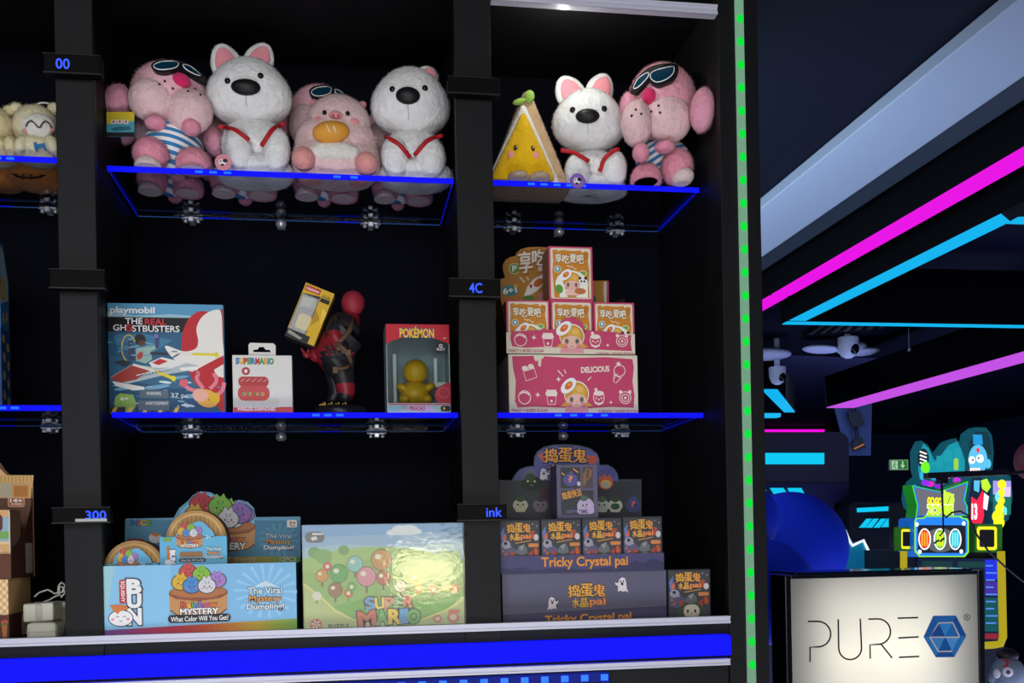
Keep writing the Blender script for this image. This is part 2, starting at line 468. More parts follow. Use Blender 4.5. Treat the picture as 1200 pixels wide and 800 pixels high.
def shelf(x0, x1, z, label, clamps, hooks, leds):
    t = T('glass_shelf', ((x0+x1)/2, SB+SD/2, z-.01), label, 'shelf', 'acrylic shelves with blue edges')
    b = B(m_gl); b.box((x0+.0015, SB+.0015, z-.009), (x1-.0015, BK-.002, z-.001)); b.build('glass_panel', t)
    b = B(m_blue); b.box((x0, SB, z-.0105), (x1, SB+.0015, z))
    b.build('lit_edge', t)
    b = B(em('0a1cff', .8)); b.box((x0, SB+.0015, z-.0062), (x0+.0014, BK-.002, z-.0035)); b.box((x1-.0014, SB+.0015, z-.0062), (x1, BK-.002, z-.0035))
    b.build('lit_edge', t)
    b = B(em('3a62a8', .5)); b.box((x0+.002, BK-.0035, z-.008), (x1-.002, BK-.0015, z-.0066)); b.build('back_edge', t)
    for px, py in clamps: clamp(px, py, z, t)
    for px, py in hooks: hook(px, py, z, t)
    for a, c in leds:
        n = max(2, round((c-a)/16))
        for k in range(n):
            X = at(a+(c-a)*(k+.5)/n, 210, SB).x
            q = B(m_led); q.box((X-.007, SB-.0012, z-.0075), (X+.007, SB+.0002, z-.003), .0004); q.build('led', t)
    for a, c in leds:
        X0, X1 = at(a+10, 255, BK).x, at(c-5, 255, BK).x
        q = B(em('0010e0', .9)); q.box((X0, BK-.006, z-.0085), (X1, BK-.0048, z-.0065)); q.build('led_reflection', t)  # glowing bars stand in for the front LEDs reflected at the back
    return t
XL1, XR1 = -.4385, .2234
Z1L = at(30, 183, SB).z; Z2L = at(30, 474.5, SB).z
shelf(XL1+.008, .2225, Z1, 'clear acrylic shelf with glowing blue front edge under the plush pig and white dogs', [(226, 248), (434, 257)], [(330, 256)], [(225, 275), (385, 425)])
shelf(P2R-.016, .729, Z1, 'clear acrylic shelf with glowing blue edge carrying the yellow cake plush', [(600, 261), (720, 264)], [(653, 267)], [(615, 690)])
shelf(XL1+.008, .2225, Z2, 'clear acrylic shelf with glowing blue front edge below the ghost-hunter toy box', [(226, 503), (441, 504)], [(330, 506)], [(358, 400)])
shelf(P2R-.016, .729, Z2, 'clear acrylic shelf with glowing blue edge holding the stack of pink boxes', [(604, 503), (726, 503)], [(658, 508)], [(640, 712)])
shelf(-1.3, P1L+.015, Z1L, 'clear acrylic shelf with blue edge beyond the divider, under the cream plush', [(60, 240)], [], [(-40, 20)])
shelf(-1.3, P1L+.015, Z2L, 'clear acrylic shelf with blue edge beyond the divider, holding the tall navy box', [(62, 500)], [], [(-40, 20)])

# ------------------------------------------------------------------ electronic price tags on the dividers
def ptag(x0, y0, x1, y1, txt, tx, label, win=None):
    Y = -.026; c = at((x0+x1)/2, (y0+y1)/2, Y)
    X0, X1 = at(x0, c.z, Y).x, at(x1, c.z, Y).x
    X0 = at(x0, (y0+y1)/2, Y).x; X1 = at(x1, (y0+y1)/2, Y).x
    h = at(x0, y0, Y).z-at(x0, y1, Y).z
    t = T('price_tag', (c.x, Y, c.z-h/2), label, 'price tag', 'electronic price tags on the dividers')
    b = B(pm('050507', .6, 1, .1)); b.box((X0, Y+.002, c.z-h/2), (X1, -.0005, c.z+h/2), .002); b.build('housing', t)
    b = B(pm('17171b', .5)); b.box((X0, Y, c.z-h/2), (X1, Y+.003, c.z-h/2+.0022)); b.box((X0, Y, c.z+h/2-.0012), (X1, Y+.003, c.z+h/2)); b.build('bezel', t)
    if win:
        W0, W1 = at(win[0], c.z, Y).x, at(win[1], c.z, Y).x; W0 = at(win[0], (y0+y1)/2, Y).x; W1 = at(win[1], (y0+y1)/2, Y).x
        b = B(pm('9fa39a', .2)); b.box((W0, Y+.0005, c.z-h*.4), (W1, Y+.0015, c.z-h*.22)); b.build('reflector', t)
    if txt:
        f = Face((X0, Y+.0018, c.z-h/2), (X1-X0, 0, 0), (0, 0, h), (0, -1, 0), (x0, 0, x1, 1))
        f.text(txt, tx[0], .24, tx[1], .76, em('2a48ff', 2.2), bold=.012); f.done(t, tname='digits')
ptag(50, 63, 118, 86, '00', (65, 81), 'electronic price tag reading 00 on the divider beside the goggled plush')
ptag(57, 315, 123, 338, None, None, 'blank black electronic price tag on the divider above the ghost-hunter toy box')
ptag(60, 594, 129, 613, '300', (100, 124), 'electronic price tag reading 300 on the divider above the dumpling box', (88, 125))
ptag(525, 90, 586, 110, None, None, 'blank black electronic price tag on the divider beside the yellow cake plush')
ptag(526, 326, 587, 348, '4C', (550, 565), 'electronic price tag reading 4C on the divider beside the orange boxes')
ptag(536, 590, 594, 610, 'ink', (570, 588), 'electronic price tag reading ink on the divider beside the purple boxes')
# ------------------------------------------------------------------ boxed goods
def crate(name, label, cat, x0, x1, yt, Y, z0, depth, body, front, rect, group=None, yb=None, part='carton', bev=.0008):
    xm = (x0+x1)/2
    ym = yt + 30
    X0, X1 = at(x0, ym, Y).x, at(x1, ym, Y).x; zt = at(xm, yt, Y).z
    if z0 is None: z0 = at(xm, yb, Y).z
    t = T(name, ((X0+X1)/2, Y+depth/2, z0), label, cat, group)
    b = B(pm(body)); b.box((X0, Y, z0), (X1, Y+depth, zt), bev)
    b.m(pm(front)); b.face([(X0+.0008, Y-.0001, z0+.0008), (X1-.0008, Y-.0001, z0+.0008), (X1-.0008, Y-.0001, zt-.0008), (X0+.0008, Y-.0001, zt-.0008)])
    b.build(part, t, norm=False)
    f = Face((X0, Y-.0001, z0), (X1-X0, 0, 0), (0, 0, zt-z0), (0, -1, 0), rect)
    t['_d'] = (X0, X1, z0, zt)
    return t, f
W = '#f2efe6'
# --- ghost-hunter toy box (middle shelf)
t, f = crate('toy_box', 'blue toy set box with a red ring and ghost-hunter boat art', 'toy box', 126.5, 263, 356, SB+.022, Z2, .075, '16222e', '2f617f', (30, 75, 760, 755))
P_ = pm
f.rect(30, 75, 750, 165, P_('4e8fb4')); f.poly([(30, 130), (200, 150), (420, 138), (640, 152), (750, 140), (750, 165), (30, 165)], P_('8fb6c4'))
f.poly([(30, 250), (750, 250), (750, 420), (420, 470), (30, 400)], P_('28597a')); f.poly([(60, 270), (250, 260), (430, 300), (300, 380), (90, 360)], P_('3d7596'))
f.poly([(30, 570), (200, 560), (420, 600), (760, 590), (760, 755), (30, 755)], P_('1d4a6c'))
for x, y, r in ((470, 530, 60), (330, 590, 80), (580, 640, 90), (120, 600, 60)): f.oval(x, y, r, r*.16, P_('6b9cb8'), -8)
for x, y, r in ((520, 560, 26), (380, 560, 40), (690, 690, 60), (520, 705, 44)): f.oval(x, y, r, r*.2, P_('c4d8e2'), 6)
f.rect(30, 160, 640, 250, P_('121216'))
# red ring with a bar, white puff
f.poly([(750, 100), (750, 755), (560, 560)]+[(626+140*math.cos(math.radians(q_)), 330+215*math.sin(math.radians(q_))) for q_ in range(140, 300, 8)], P_('b3202a'))
f.poly(curvy([(712, 106), (742, 130), (747, 280), (746, 420), (660, 480), (540, 492), (440, 420), (385, 350), (400, 335), (500, 368), (575, 350), (592, 300), (582, 230), (606, 170), (650, 128)], 5), P_('dedad2'))
f.poly([(750, 390), (750, 480), (590, 560), (540, 500)], P_('b3202a'))
f.poly([(690, 480), (750, 445), (750, 530), (700, 520)], P_('dedad2'))

# boat and rider
f.poly([(40, 530), (180, 450), (330, 470), (520, 440), (590, 455), (585, 480), (400, 510), (150, 570), (90, 560)], P_('a9b4b8'))
f.poly([(40, 535), (180, 452), (300, 478), (200, 545), (100, 566)], P_('a03a34'))
f.poly([(280, 440), (360, 405), (520, 440), (430, 470), (300, 470)], P_('d8d8d4')); f.poly([(300, 440), (350, 415), (400, 430), (340, 455)], P_('b8282e'))
f.poly([(50, 555), (250, 590), (250, 608), (180, 612), (70, 585)], P_('d9d8d0')); f.poly([(470, 470), (590, 458), (585, 482), (480, 488)], P_('e4e2da'))
f.poly([(200, 350), (290, 340), (300, 420), (260, 445), (200, 430)], P_('8fb0a4')); f.poly([(270, 350), (340, 325), (345, 345), (285, 375)], P_('8fb0a4'))
f.oval(228, 300, 36, 36, P_('2a2a2e')); f.oval(240, 318, 22, 18, P_('5c3a2a')); f.poly([(150, 310), (180, 300), (200, 420), (160, 430)], P_('3a4058'))
f.ring(158, 352, 44, 82, 7, P_('d4b840'), 20, 110, 330)
f.poly([(320, 270), (350, 262), (345, 350), (322, 350)], P_('3a4470')); f.rect(290, 375, 400, 392, P_('2c2e38'))
f.line([(180, 452), (320, 492)], 15, P_('d8d4c8')); f.line([(310, 488), (440, 540)], 20, P_('d6c62e')); f.oval(432, 537, 16, 18, P_('d6c62e'))
f.line([(410, 376), (560, 384)], 18, P_('d8d4c8')); f.line([(555, 384), (712, 388)], 16, P_('d6c62e')); f.oval(708, 388, 14, 18, P_('d6c62e'))
rg_ = random.Random(5)
for k_ in range(34): x_, y_ = rg_.uniform(40, 740), rg_.uniform(560, 720); f.oval(x_, y_, rg_.uniform(8, 26), rg_.uniform(1.5, 4), P_(rg_.choice(['88b0c8', '5a8cac', 'b4ccd8', '3a6a8c'])), rg_.uniform(-15, 15), 10)
for k_ in range(16): x_, y_ = rg_.uniform(40, 470), rg_.uniform(262, 400); f.oval(x_, y_, rg_.uniform(14, 40), rg_.uniform(3, 8), P_(rg_.choice(['4a84a4', '6a9cb4', '245676'])), rg_.uniform(-30, 10), 10)
f.poly([(196, 300), (206, 268), (240, 264), (262, 284), (258, 306), (232, 300)], P_('232326')); f.oval(244, 322, 16, 15, P_('5c3a2a')); f.oval(226, 398, 16, 26, P_('b0403a'), 30)
f.line([(200, 520), (330, 490), (430, 470)], 5, P_('e4e2da')); f.line([(220, 528), (420, 482)], 3, P_('6a7a88'))
for k_ in range(6): f.rect(232+22*k_, 512-5*k_, 242+22*k_, 520-5*k_, P_('4a6ea0'))
f.poly([(60, 440), (120, 425), (180, 440), (130, 470)], P_('27343e')); f.oval(330, 276, 14, 14, P_('7a6ab0'))
# octopus, signs, stripes
for pts in ([(600, 620), (530, 600), (500, 570), (520, 550)], [(620, 600), (580, 540), (590, 505), (575, 500)], [(660, 600), (700, 560), (700, 520), (680, 515)], [(690, 650), (740, 610), (752, 560)]):
    f.line(curvy(pts+pts[-2:0:-1], 5)[:5*len(pts)-4], 24, P_('d8788a'))
f.oval(495, 565, 26, 24, P_('d45a6a')); f.oval(640, 660, 75, 55, P_('dca24a'), 20); f.oval(600, 640, 50, 40, P_('e2a690')); f.oval(662, 668, 10, 9, P_('1a1a1a')); f.oval(690, 660, 34, 36, P_('d8a828'))
f.poly([(70, 650), (100, 630), (180, 640), (200, 700), (170, 745), (110, 755), (60, 700)], P_('85a850'))
f.rect(30, 715, 130, 755, P_('2b2c2e'))
for k in range(9):
    x = 40+48*k; f.poly([(x, 755), (x+24, 755), (x+44, 715), (x+20, 715)], P_('d0b048' if k % 2 == 0 else '26282c'))
f.rect(220, 612, 400, 660, P_('51626e')); f.rect(210, 675, 405, 735, P_('51626e'))
f.text('playmobil', 48, 98, 322, 148, P_('f0f0ee'), .03)
f.text('THE', 140, 168, 245, 203, P_(W), .02); f.text('REAL', 262, 170, 395, 207, P_('c8303a'), .02)
f.text('GH', 64, 208, 143, 245, P_(W), .015); f.text('STBUSTERS', 182, 212, 476, 250, P_(W), .015)
f.ring(162, 228, 17, 18, 7, P_('d03038')); f.line([(150, 216), (174, 240)], 6, P_('d03038'))
f.text('37 pc', 415, 628, 525, 665, P_('e6eaec'), .0); f.text('6+', 102, 652, 148, 674, P_('e8f0dc'), .02)
f.text('WARNING', 262, 620, 352, 640, P_('dfe4e8'), .0); f.text('AVERTISSEMENT', 255, 682, 398, 702, P_('dfe4e8'), .0)
f.done(t)
# --- earphone case box
t, f = crate('earphone_box', 'small white earphone box with a hang tab and red case picture', 'box', 272.5, 342.5, 416, SB+.03, Z2, .035, 'b8b6b2', 'cfcdc9', (720, 428, 1032, 722))
X0, X1, z0, zt = t['_d']; y = SB+.03
f.rect(722, 685, 1032, 722, P_('b4423f')); f.rect(722, 640, 960, 688, P_('c3c0bc'))
f.rrect(750, 535, 908, 585, 22, P_('a83a3c')); f.rrect(746, 580, 912, 655, 34, P_('b8484a')); f.oval(790, 508, 22, 20, P_('a83a3c')); f.oval(790, 508, 9, 9, P_('d8d4d0'))
for k in range(5): f.line([(760+30*k, 560), (784+30*k, 545)], 4, P_('d08a86'))
f.multi('SUPER', 740, 444, 838, 472, [P_('3f7fc0'), P_('d8b02c'), P_('c2403c'), P_('4c9a50')], bold=.04, out=P_('26262a'), ow=.03)
f.multi('MARIO', 842, 444, 935, 472, [P_('c2403c'), P_('4c9a50'), P_('d8b02c'), P_('3f7fc0'), P_('4c9a50')], bold=.04, out=P_('26262a'), ow=.03)
f.text('WIRELESS EARPHONES', 742, 688, 940, 704, P_('efe9e4'), .02)
f.multi('SUPER MARIO', 768, 612, 884, 630, [P_('4c9a50'), P_('d8b02c'), P_('3f7fc0')], bold=.03)
f.done(t)
U = (X1-X0)/312; hx = lambda x: X0+(x-720)*U; hz = lambda q: zt-(q-428)*U
b = B(pm('cfcdc9')); o_ = [(805, 434), (805, 372), (815, 360), (935, 362), (947, 374), (947, 434)]
ho = [(830, 410), (830, 398), (852, 396), (862, 382), (884, 382), (894, 396), (918, 398), (920, 410)]
P3 = lambda p, y=y+.004: V((hx(p[0]), y, hz(p[1])))
# tab built as two halves around the slot
b.prism([P3(p) for p in [(805, 434), (805, 372), (815, 360), (873, 361), (873, 382), (862, 382), (852, 396), (830, 398), (830, 410), (873, 410), (873, 434)]], (0, .0012, 0))
b.prism([P3(p) for p in [(873, 434), (873, 410), (920, 410), (918, 398), (894, 396), (884, 382), (873, 382), (873, 361), (935, 362), (947, 374), (947, 434)]], (0, .0012, 0))
b.build('hang_tab', t)
# --- window box with yellow toy
t = T('window_box', (at(489, 483, SB+.07).x, SB+.07, Z2), 'red and silver window box with a yellow toy behind clear plastic', 'toy box')
Y = SB+.025; X0, X1 = at(453, 470, Y).x, at(528.5, 470, Y).x; zt = at(489, 379, Y).z; dp = .09; H = zt-Z2; Wd = X1-X0
fx = lambda x: X0+(x-82)/(588-82)*Wd; fz = lambda q: Z2+(755-q)/(755-65)*H
b = B(pm('8c1a22')); b.box((X0, Y+dp-.002, Z2), (X1, Y+dp, zt)); b.box((X0, Y, zt-.0015), (X1, Y+dp, zt)); b.m(pm('6a7076', .3)); b.box((X0, Y, Z2), (X1, Y+dp, Z2+.0015))
b.m(pm('8c9aa2', .3)); b.box((X0, Y, Z2), (X0+.0012, Y+dp, zt)); b.box((X1-.0012, Y, Z2), (X1, Y+dp, zt)); b.m(pm('84949a', .35)); b.box((X0+.002, Y+dp-.0035, Z2+.002), (X1-.002, Y+dp-.002, zt-.002))
b.build('carton', t)
def fr(b, pts, w=.0012): b.prism([(fx(x), Y, fz(q)) for x, q in pts], (0, w, 0))
arch = [(82+506*k/14, 160+62*((k-7)/7)**2) for k in range(15)]
b = B(pm('b01c2c')); fr(b, [(588, 65), (82, 65)]+arch); b.build('header_panel', t)
b = B(pm('9fb0b8', .25)); fr(b, [(82, 755), (588, 755), (588, 672), (82, 672)]); fr(b, [(82, 672), (92, 672), (90, 215), (82, 218)]); fr(b, [(588, 672), (578, 672), (578, 215), (588, 218)]); b.build('front_frame', t)
b = B(clear('window_film', (.86, .9, .9, 1), rough=.05)); b.box((X0+.002, Y+.0014, fz(690)), (X1-.002, Y+.002, fz(150))); b.build('window', t)
f = Face((X0, Y, Z2), (Wd, 0, 0), (0, 0, H), (0, -1, 0), (82, 65, 588, 755))
f.rect(96, 676, 586, 686, P_('b23a48')); f.poly([(96, 690), (250, 690), (180, 735), (96, 735)], P_('7fa8b4')); f.poly([(260, 690), (420, 690), (470, 735), (300, 735)], P_('b4a4c4')); f.poly([(430, 690), (586, 690), (586, 735), (490, 735)], P_('8cb4a8'))
f.rrect(505, 690, 585, 735, 20, P_('1c1c20')); f.oval(532, 712, 8, 12, P_('c8a030'))
f.text('025', 205, 695, 252, 722, P_('a0404a'), 0); f.text('PIKACHU', 262, 695, 380, 726, P_('a02a3c'), .03)
f.text('POKÉMON', 195, 88, 462, 172, P_('e0b82c'), .03, out=P_('26427e'), ow=.05)
f.text('4+', 536, 166, 560, 182, P_(W), .0)
f.rect(480, 208, 552, 286, P_('141418')); f.text('SELECT', 482, 250, 548, 268, P_(W), .01); f.ring(515, 233, 11, 11, 5, P_(W))
f.poly([(588, 510), (545, 520), (495, 545), (465, 580), (460, 620), (475, 655), (500, 672), (588, 672)], P_('8c1f2e')); f.ring(530, 590, 40, 40, 5, P_('b4485a'))
f.done(t)
b = B(pm('cfd4d4', .25)); s = Wd/506
for x, q0, q1 in ((160, 260, 640), (490, 290, 500)): b.box((fx(x-14), Y+.055, fz(q1)), (fx(x+14), Y+.058, fz(q0)), .001)
b.box((fx(440), Y+.05, fz(520)), (fx(575), Y+.053, fz(480)), .001); b.build('plastic_tray', t)
yt = B(pm('c2961c', .35)); yc = Y+.045
yt.ell((fx(315), yc, fz(575)), (118*s, .03, 105*s)); yt.ell((fx(325), yc, fz(405)), (103*s, .031, 100*s)); yt.ell((fx(230), yc-.012, fz(628)), (48*s, .02, 42*s)); yt.ell((fx(408), yc-.012, fz(628)), (48*s, .02, 42*s))
yt.ell((fx(215), yc-.01, fz(535)), (50*s, .016, 34*s), rot=(0, .5, 0)); yt.ell((fx(430), yc-.01, fz(530)), (50*s, .016, 34*s), rot=(0, -.5, 0))
yt.build('toy', t, 'plain yellow rounded toy')

# --- figurine with the yellow box it holds
FY = SB+.075
fq = lambda x, q, dy=0: at(320+x/4.708, 320+q/4.708, FY+dy)
t = T('figurine', at(409, 482, FY), 'dark figurine in a red helmet leaning back on a round black base', 'figurine'); t.location.z = Z2; t['_o'] = tuple(t.location)
c = fq(375, 740); b = B(pm('17181c', .3)); sr = mpp(c)/4.708
b.lathe([(.05, 0), (.052, .003), (.052, .016), (.047, .02)], (c.x, c.y, Z2)); b.build('base', t)
b = B(pm('a8862c')); 
for k in range(12): b.box((c.x-.042+.0045*k, c.y-.034-.001*(k % 3), Z2+.019), (c.x-.039+.0045*k, c.y-.03, Z2+.021+.002*(k % 3)))
b.build('debris', t)
def skin(name, joints, edges, mats, parent, sub=2, root=0, fmat=None):
    me = bpy.data.meshes.new(name); me.from_pydata([V(p) for p, r in joints], edges, [])
    o = bpy.data.objects.new('tmp', me); COL.objects.link(o)
    m = o.modifiers.new('s', 'SKIN'); m.use_smooth_shade = True
    for i, (p, r) in enumerate(joints): me.skin_vertices[0].data[i].radius = (r*1.42, r*1.42); me.skin_vertices[0].data[i].use_root = i == root
    s2 = o.modifiers.new('u', 'SUBSURF'); s2.levels = s2.render_levels = sub
    bpy.context.view_layer.update()
    m2 = bpy.data.meshes.new_from_object(o.evaluated_get(bpy.context.evaluated_depsgraph_get()))
    bpy.data.objects.remove(o); o0 = V(parent['_o'])
    if not m2.materials:
        for q in mats: m2.materials.append(q)
    else:
        m2.materials.clear()
        for q in mats: m2.materials.append(q)
    for p in m2.polygons:
        p.use_smooth = True
        if fmat:
            i = min(range(len(edges)), key=lambda k: seg_d(p.center, V(joints[edges[k][0]][0]), V(joints[edges[k][1]][0]))); p.material_index = fmat[i]
    for v in m2.vertices: v.co -= o0
    m2.name = name; r = bpy.data.objects.new(name, m2); COL.objects.link(r); r.parent = parent; r['_o'] = tuple(o0); return r
def seg_d(p, a, b):
    t_ = max(0, min(1, (p-a).dot(b-a)/max(1e-9, (b-a).length_squared))); return (p-a-(b-a)*t_).length
k = sr
J = [(fq(375, 512), 62*k), (fq(330, 440, -.004), 72*k), (fq(378, 350, -.004), 84*k), (fq(412, 285), 66*k), (fq(436, 240), 34*k), (fq(444, 215), 32*k),
     (fq(372, 275, -.022), 50*k), (fq(322, 340, -.03), 40*k), (fq(365, 395, -.036), 34*k), (fq(412, 430, -.034), 24*k),
     (fq(330, 420, .02), 40*k), (fq(255, 448, .012), 36*k), (fq(195, 455, .004), 28*k),
     (fq(382, 548, -.014), 50*k), (fq(398, 615, -.012), 42*k), (fq(402, 690, -.012), 34*k),
     (fq(352, 550, .014), 48*k), (fq(352, 622, .014), 40*k), (fq(340, 695, .012), 28*k), (fq(375, 712, -.02), 22*k), (fq(300, 712, .006), 20*k)]
Eg = [(0, 1), (1, 2), (2, 3), (3, 4), (4, 5), (3, 6), (6, 7), (7, 8), (8, 9), (2, 10), (10, 11), (11, 12), (0, 13), (13, 14), (14, 15), (0, 16), (16, 17), (17, 18), (15, 19), (18, 20)]
bk, rd = pm('1b1b20', .4), pm('7a1c28', .35)
skin('body', J, Eg, [bk, rd], t, fmat=[0, 0, 0, 1, 1, 0, 0, 1, 0, 0, 0, 1, 0, 0, 1, 0, 0, 0, 0, 0])
hc = fq(440, 170); b = B(pm('8a2432', .55)); b.ell(hc, (64*k, .024, 74*k), rot=(0, .18, 0), fn=lambda p: (p.x*(1+.1*p.z), p.y, p.z)); b.build('helmet', t, 'plain dark red helmet')
def hand(pt, dirs, r, L, m, name='hand'):
    b = B(m); b.ell(pt, (r*1.5, r*1.2, r*1.3))
    for d1, d2 in dirs: b.tube([pt, pt+V(d1)*L, pt+(V(d1)+V(d2))*L], [r*.55, r*.48, r*.36], 8)
    return b.build(name, t)
hp = fq(185, 450, .004)
hand(hp, [((-.6, -.5+.3*i, .55), (-.2, 0, .5)) for i in range(4)]+[((.3, -.9, .3), (0, -.1, .5))], 15*k, 34*k, rd)
hp2 = fq(425, 445, -.034)
hand(hp2, [((.4, -.4+.25*i, -.3), (-.2, -.3, -.4)) for i in range(4)]+[((.6, .1, .2), (.1, -.4, 0))], 13*k, 26*k, rd)
b = B(pm('57402f', .5))
b.tube([fq(440, 255, -.026), fq(420, 320, -.044), fq(375, 372, -.046), fq(340, 400, -.046)], 13*k, 8)
b.tube([fq(350, 385, -.05), fq(395, 420, -.05), fq(425, 470, -.036), fq(430, 515, -.02)], 13*k, 8); b.build('strap', t)
b = B(pm('57402f', .5))
for x, q in ((345, 535), (365, 410), (392, 425), (415, 440)): 
    p = fq(x, q, -.044); b.box(p-V((16*k, .006, 18*k)), p+V((16*k, .006, 18*k)), .002)
b.build('pouch', t)
b = B(pm('2a2a2e', .5))
for q_, x0_, x1_ in ((400, 255, 330), (425, 252, 345), (450, 258, 360)): b.tube([fq(x0_+14, q_, -.005), fq((x0_+x1_)/2, q_+10, -.04), fq(x1_, q_+8, -.045)], 7*k, 6)
b.build('rib_band', t)
b = B(pm('57402f', .5)); b.tube([fq(315, 520, -.01), fq(350, 530, -.045), fq(400, 520, -.05), fq(432, 500, -.02)], 10*k, 8); b.build('belt', t)
b = B(rd); p = fq(428, 628, -.014); b.tube([fq(425, 590, -.014), p, fq(432, 672, -.014)], [24*k, 25*k, 20*k], 10); b.build('boot_cuff', t)
# the yellow box
BY = FY-.03
tl, tr, br, bl = (at(*p, BY) for p in ((358.5, 330.6), (392, 344), (369, 407.6), (333.7, 392.5)))
Ux, Vx = tr-tl, tl-bl; nn = V((0, -1, 0))
t = T('window_box', bl+V((.02, .02, -.002)), 'small yellow window box tilted in the hands of the figurine', 'toy box')
dpt = V((0, .045, .0))
b = B(pm('b8921e')); b.obox(bl+V((0, .002, 0)), Ux, Vx, dpt); b.m(pm('2e2c2a')); b.obox(bl-Vx*.0+V((0, .001, -.0005)), Ux, Vx*.012, dpt); b.build('carton', t)
f = Face(bl+V((0, .002, 0)), Ux, Vx, nn, (0, 0, 100, 160))
f.rect(0, 0, 100, 160, P_('c79f22')); f.poly([(2, 30), (62, 22), (62, 158), (2, 158)], P_('34332f')); f.poly([(62, 22), (100, 30), (100, 120), (62, 158)], P_('c9a01e')); f.poly([(62, 60), (86, 84), (64, 110)], P_('a88016')); f.poly([(100, 60), (80, 50), (94, 100)], P_('dcb840'))
f.rrect(20, 42, 60, 64, 6, P_('6c6a60')); f.poly([(8, 40), (50, 32), (40, 60), (8, 70)], P_('85847a'))
f.rrect(18, 84, 62, 128, 10, P_('c4a62a')); f.rect(0, 138, 78, 160, P_('1f1f20')); f.poly([(6, 140), (56, 150), (50, 156), (4, 150)], P_('8c8a80'))
f.rect(4, 4, 56, 20, P_('b4301e')); f.text('nickelodeon', 8, 8, 52, 16, P_(W), .01)
for i in range(5): f.poly([(66+6*i, 22), (70+6*i, 22), (68+6*i, 12-3*(i % 2))], P_('17171a'))
f.rect(64, 24, 96, 36, P_('17171a')); f.done(t)
b = B(clear('small_window', (.85, .86, .84, 1), rough=.06)); b.obox(bl+Ux*.04+Vx*.14, Ux*.56, Vx*.66, V((0, -.0008, 0))); b.build('window', t)
# ------------------------------------------------------------------ breakfast-girl blind boxes (pink and orange)
CRM, PK = 'cfc6b4', 'b93f63'
def girl(f, cx, cy, s, body=True):
    """a blonde cartoon girl with a fried-egg cap"""
    o = lambda x, y, rx, ry, h, r=0: f.oval(cx+x*s, cy+y*s, rx*s, ry*s, P_(h), r)
    if body:
        f.poly([(cx-95*s, cy+115*s), (cx-85*s, cy+75*s), (cx+85*s, cy+75*s), (cx+95*s, cy+115*s)], P_('cf8f96'))
        f.poly([(cx-128*s, cy+70*s), (cx-70*s, cy+30*s), (cx-70*s, cy+75*s)], P_('c79638')); f.poly([(cx+128*s, cy+70*s), (cx+70*s, cy+30*s), (cx+70*s, cy+75*s)], P_('c79638'))
    o(0, -15, 98, 92, 'efe8da'); o(0, -12, 92, 86, 'bf8c34'); o(20, -30, 50, 50, 'cc9c44'); o(26, -48, 26, 24, 'd8ac5a')
    o(0, 30, 78, 46, 'd9aea0'); o(-40, 25, 17, 22, '8d8078'); o(40, 25, 17, 22, '8d8078'); o(-40, 25, 9, 13, '55483e'); o(40, 25, 9, 13, '55483e')
    o(-55, 58, 22, 12, 'd4847c'); o(55, 58, 22, 12, 'd4847c'); o(0, 42, 5, 4, 'b8786a'); f.line([(cx-16*s, cy+60*s), (cx, cy+66*s), (cx+16*s, cy+60*s)], 4*s, P_('8d4038'))
    o(-62, -72, 70, 42, 'efeae2', -40); o(-60, -74, 36, 22, 'c8641e', -40); o(-56, -80, 14, 7, 'e0965a', -40)
def doodles(f, y, pts=(200, 300, 410, 780, 880, 990), m='dccfc4'):
    q = P_(m); a, st, c, i, s2, w = pts
    f.ring(a, y, 46, 46, 6, q); f.line([(a-36, y-24), (a-10, y-36), (a+20, y-30), (a+38, y-14)], 10, q)
    f.star(st, y-18, 22, q, 4, .35, .2)
    f.line([(c-36, y-10), (c-26, y+48), (c+28, y+48), (c+38, y-10), (c-36, y-10)], 6, q); f.rrect(c-46, y-40, c+46, y-12, 12, q); f.oval(c, y+26, 10, 9, q)
    for k in range(4): f.oval(c-28+19*k, y-46, 11, 9, q)
    f.ring(i, y, 42, 40, 6, q); f.oval(i, y-30, 40, 18, q); f.oval(i-22, y-56, 12, 12, q); f.line([(i-34, y+34), (i, y+50), (i+34, y+34)], 12, q)
    for k in range(3): f.oval(i-20+20*k, y+4+(k % 2)*10, 7, 6, q)
    f.star(s2, y+34, 16, q, 4, .35)
    f.ring(w, y, 44, 42, 6, q); f.ring(w, y+2, 27, 25, 6, q); f.oval(w, y+2, 10, 10, q); f.oval(w-36, y-40, 13, 13, q); f.oval(w+36, y-40, 13, 13, q)
Y0 = SB+.02
t, f = crate('display_box', 'closed pink cartoon box reading DELICIOUS at the bottom of the stack', 'box', 596, 747.5, 415.5, Y0, Z2, .15, 'a09684', CRM, (105, 235, 1115, 650))
pts = [(135, 250), (320, 245), (600, 258), (860, 250), (1075, 262), (1085, 320), (1072, 420), (1085, 520), (1078, 606), (900, 600), (700, 612), (500, 606), (300, 600), (170, 606), (150, 560), (160, 420), (140, 330)]
f.poly(pts, P_(PK))
f.poly([(300, 244), (385, 246), (372, 265), (362, 262), (356, 315), (346, 322), (336, 312), (334, 275), (318, 284), (306, 270)], P_(CRM))
doodles(f, 535, (225, 327, 433, 803, 897, 1012))
q = P_('dccfc4'); f.line([(215, 345), (240, 420), (322, 395), (300, 320), (215, 345)], 6, q); f.oval(232, 332, 24, 16, q); f.oval(278, 318, 22, 16, q); f.line([(225, 352), (305, 330)], 8, q)
f.line([(486, 345), (528, 388)], 8, q); f.line([(536, 340), (548, 368)], 8, q); f.line([(718, 415), (746, 390)], 7, q); f.star(490, 408, 22, q, 4, .35)
f.line([(930, 360), (920, 420), (940, 432), (985, 390)], 6, q); f.ring(970, 345, 44, 40, 6, q); f.star(962, 298, 22, q, 5, .5); f.line([(930, 375), (975, 395)], 5, q); f.line([(925, 400), (955, 365)], 4, q)
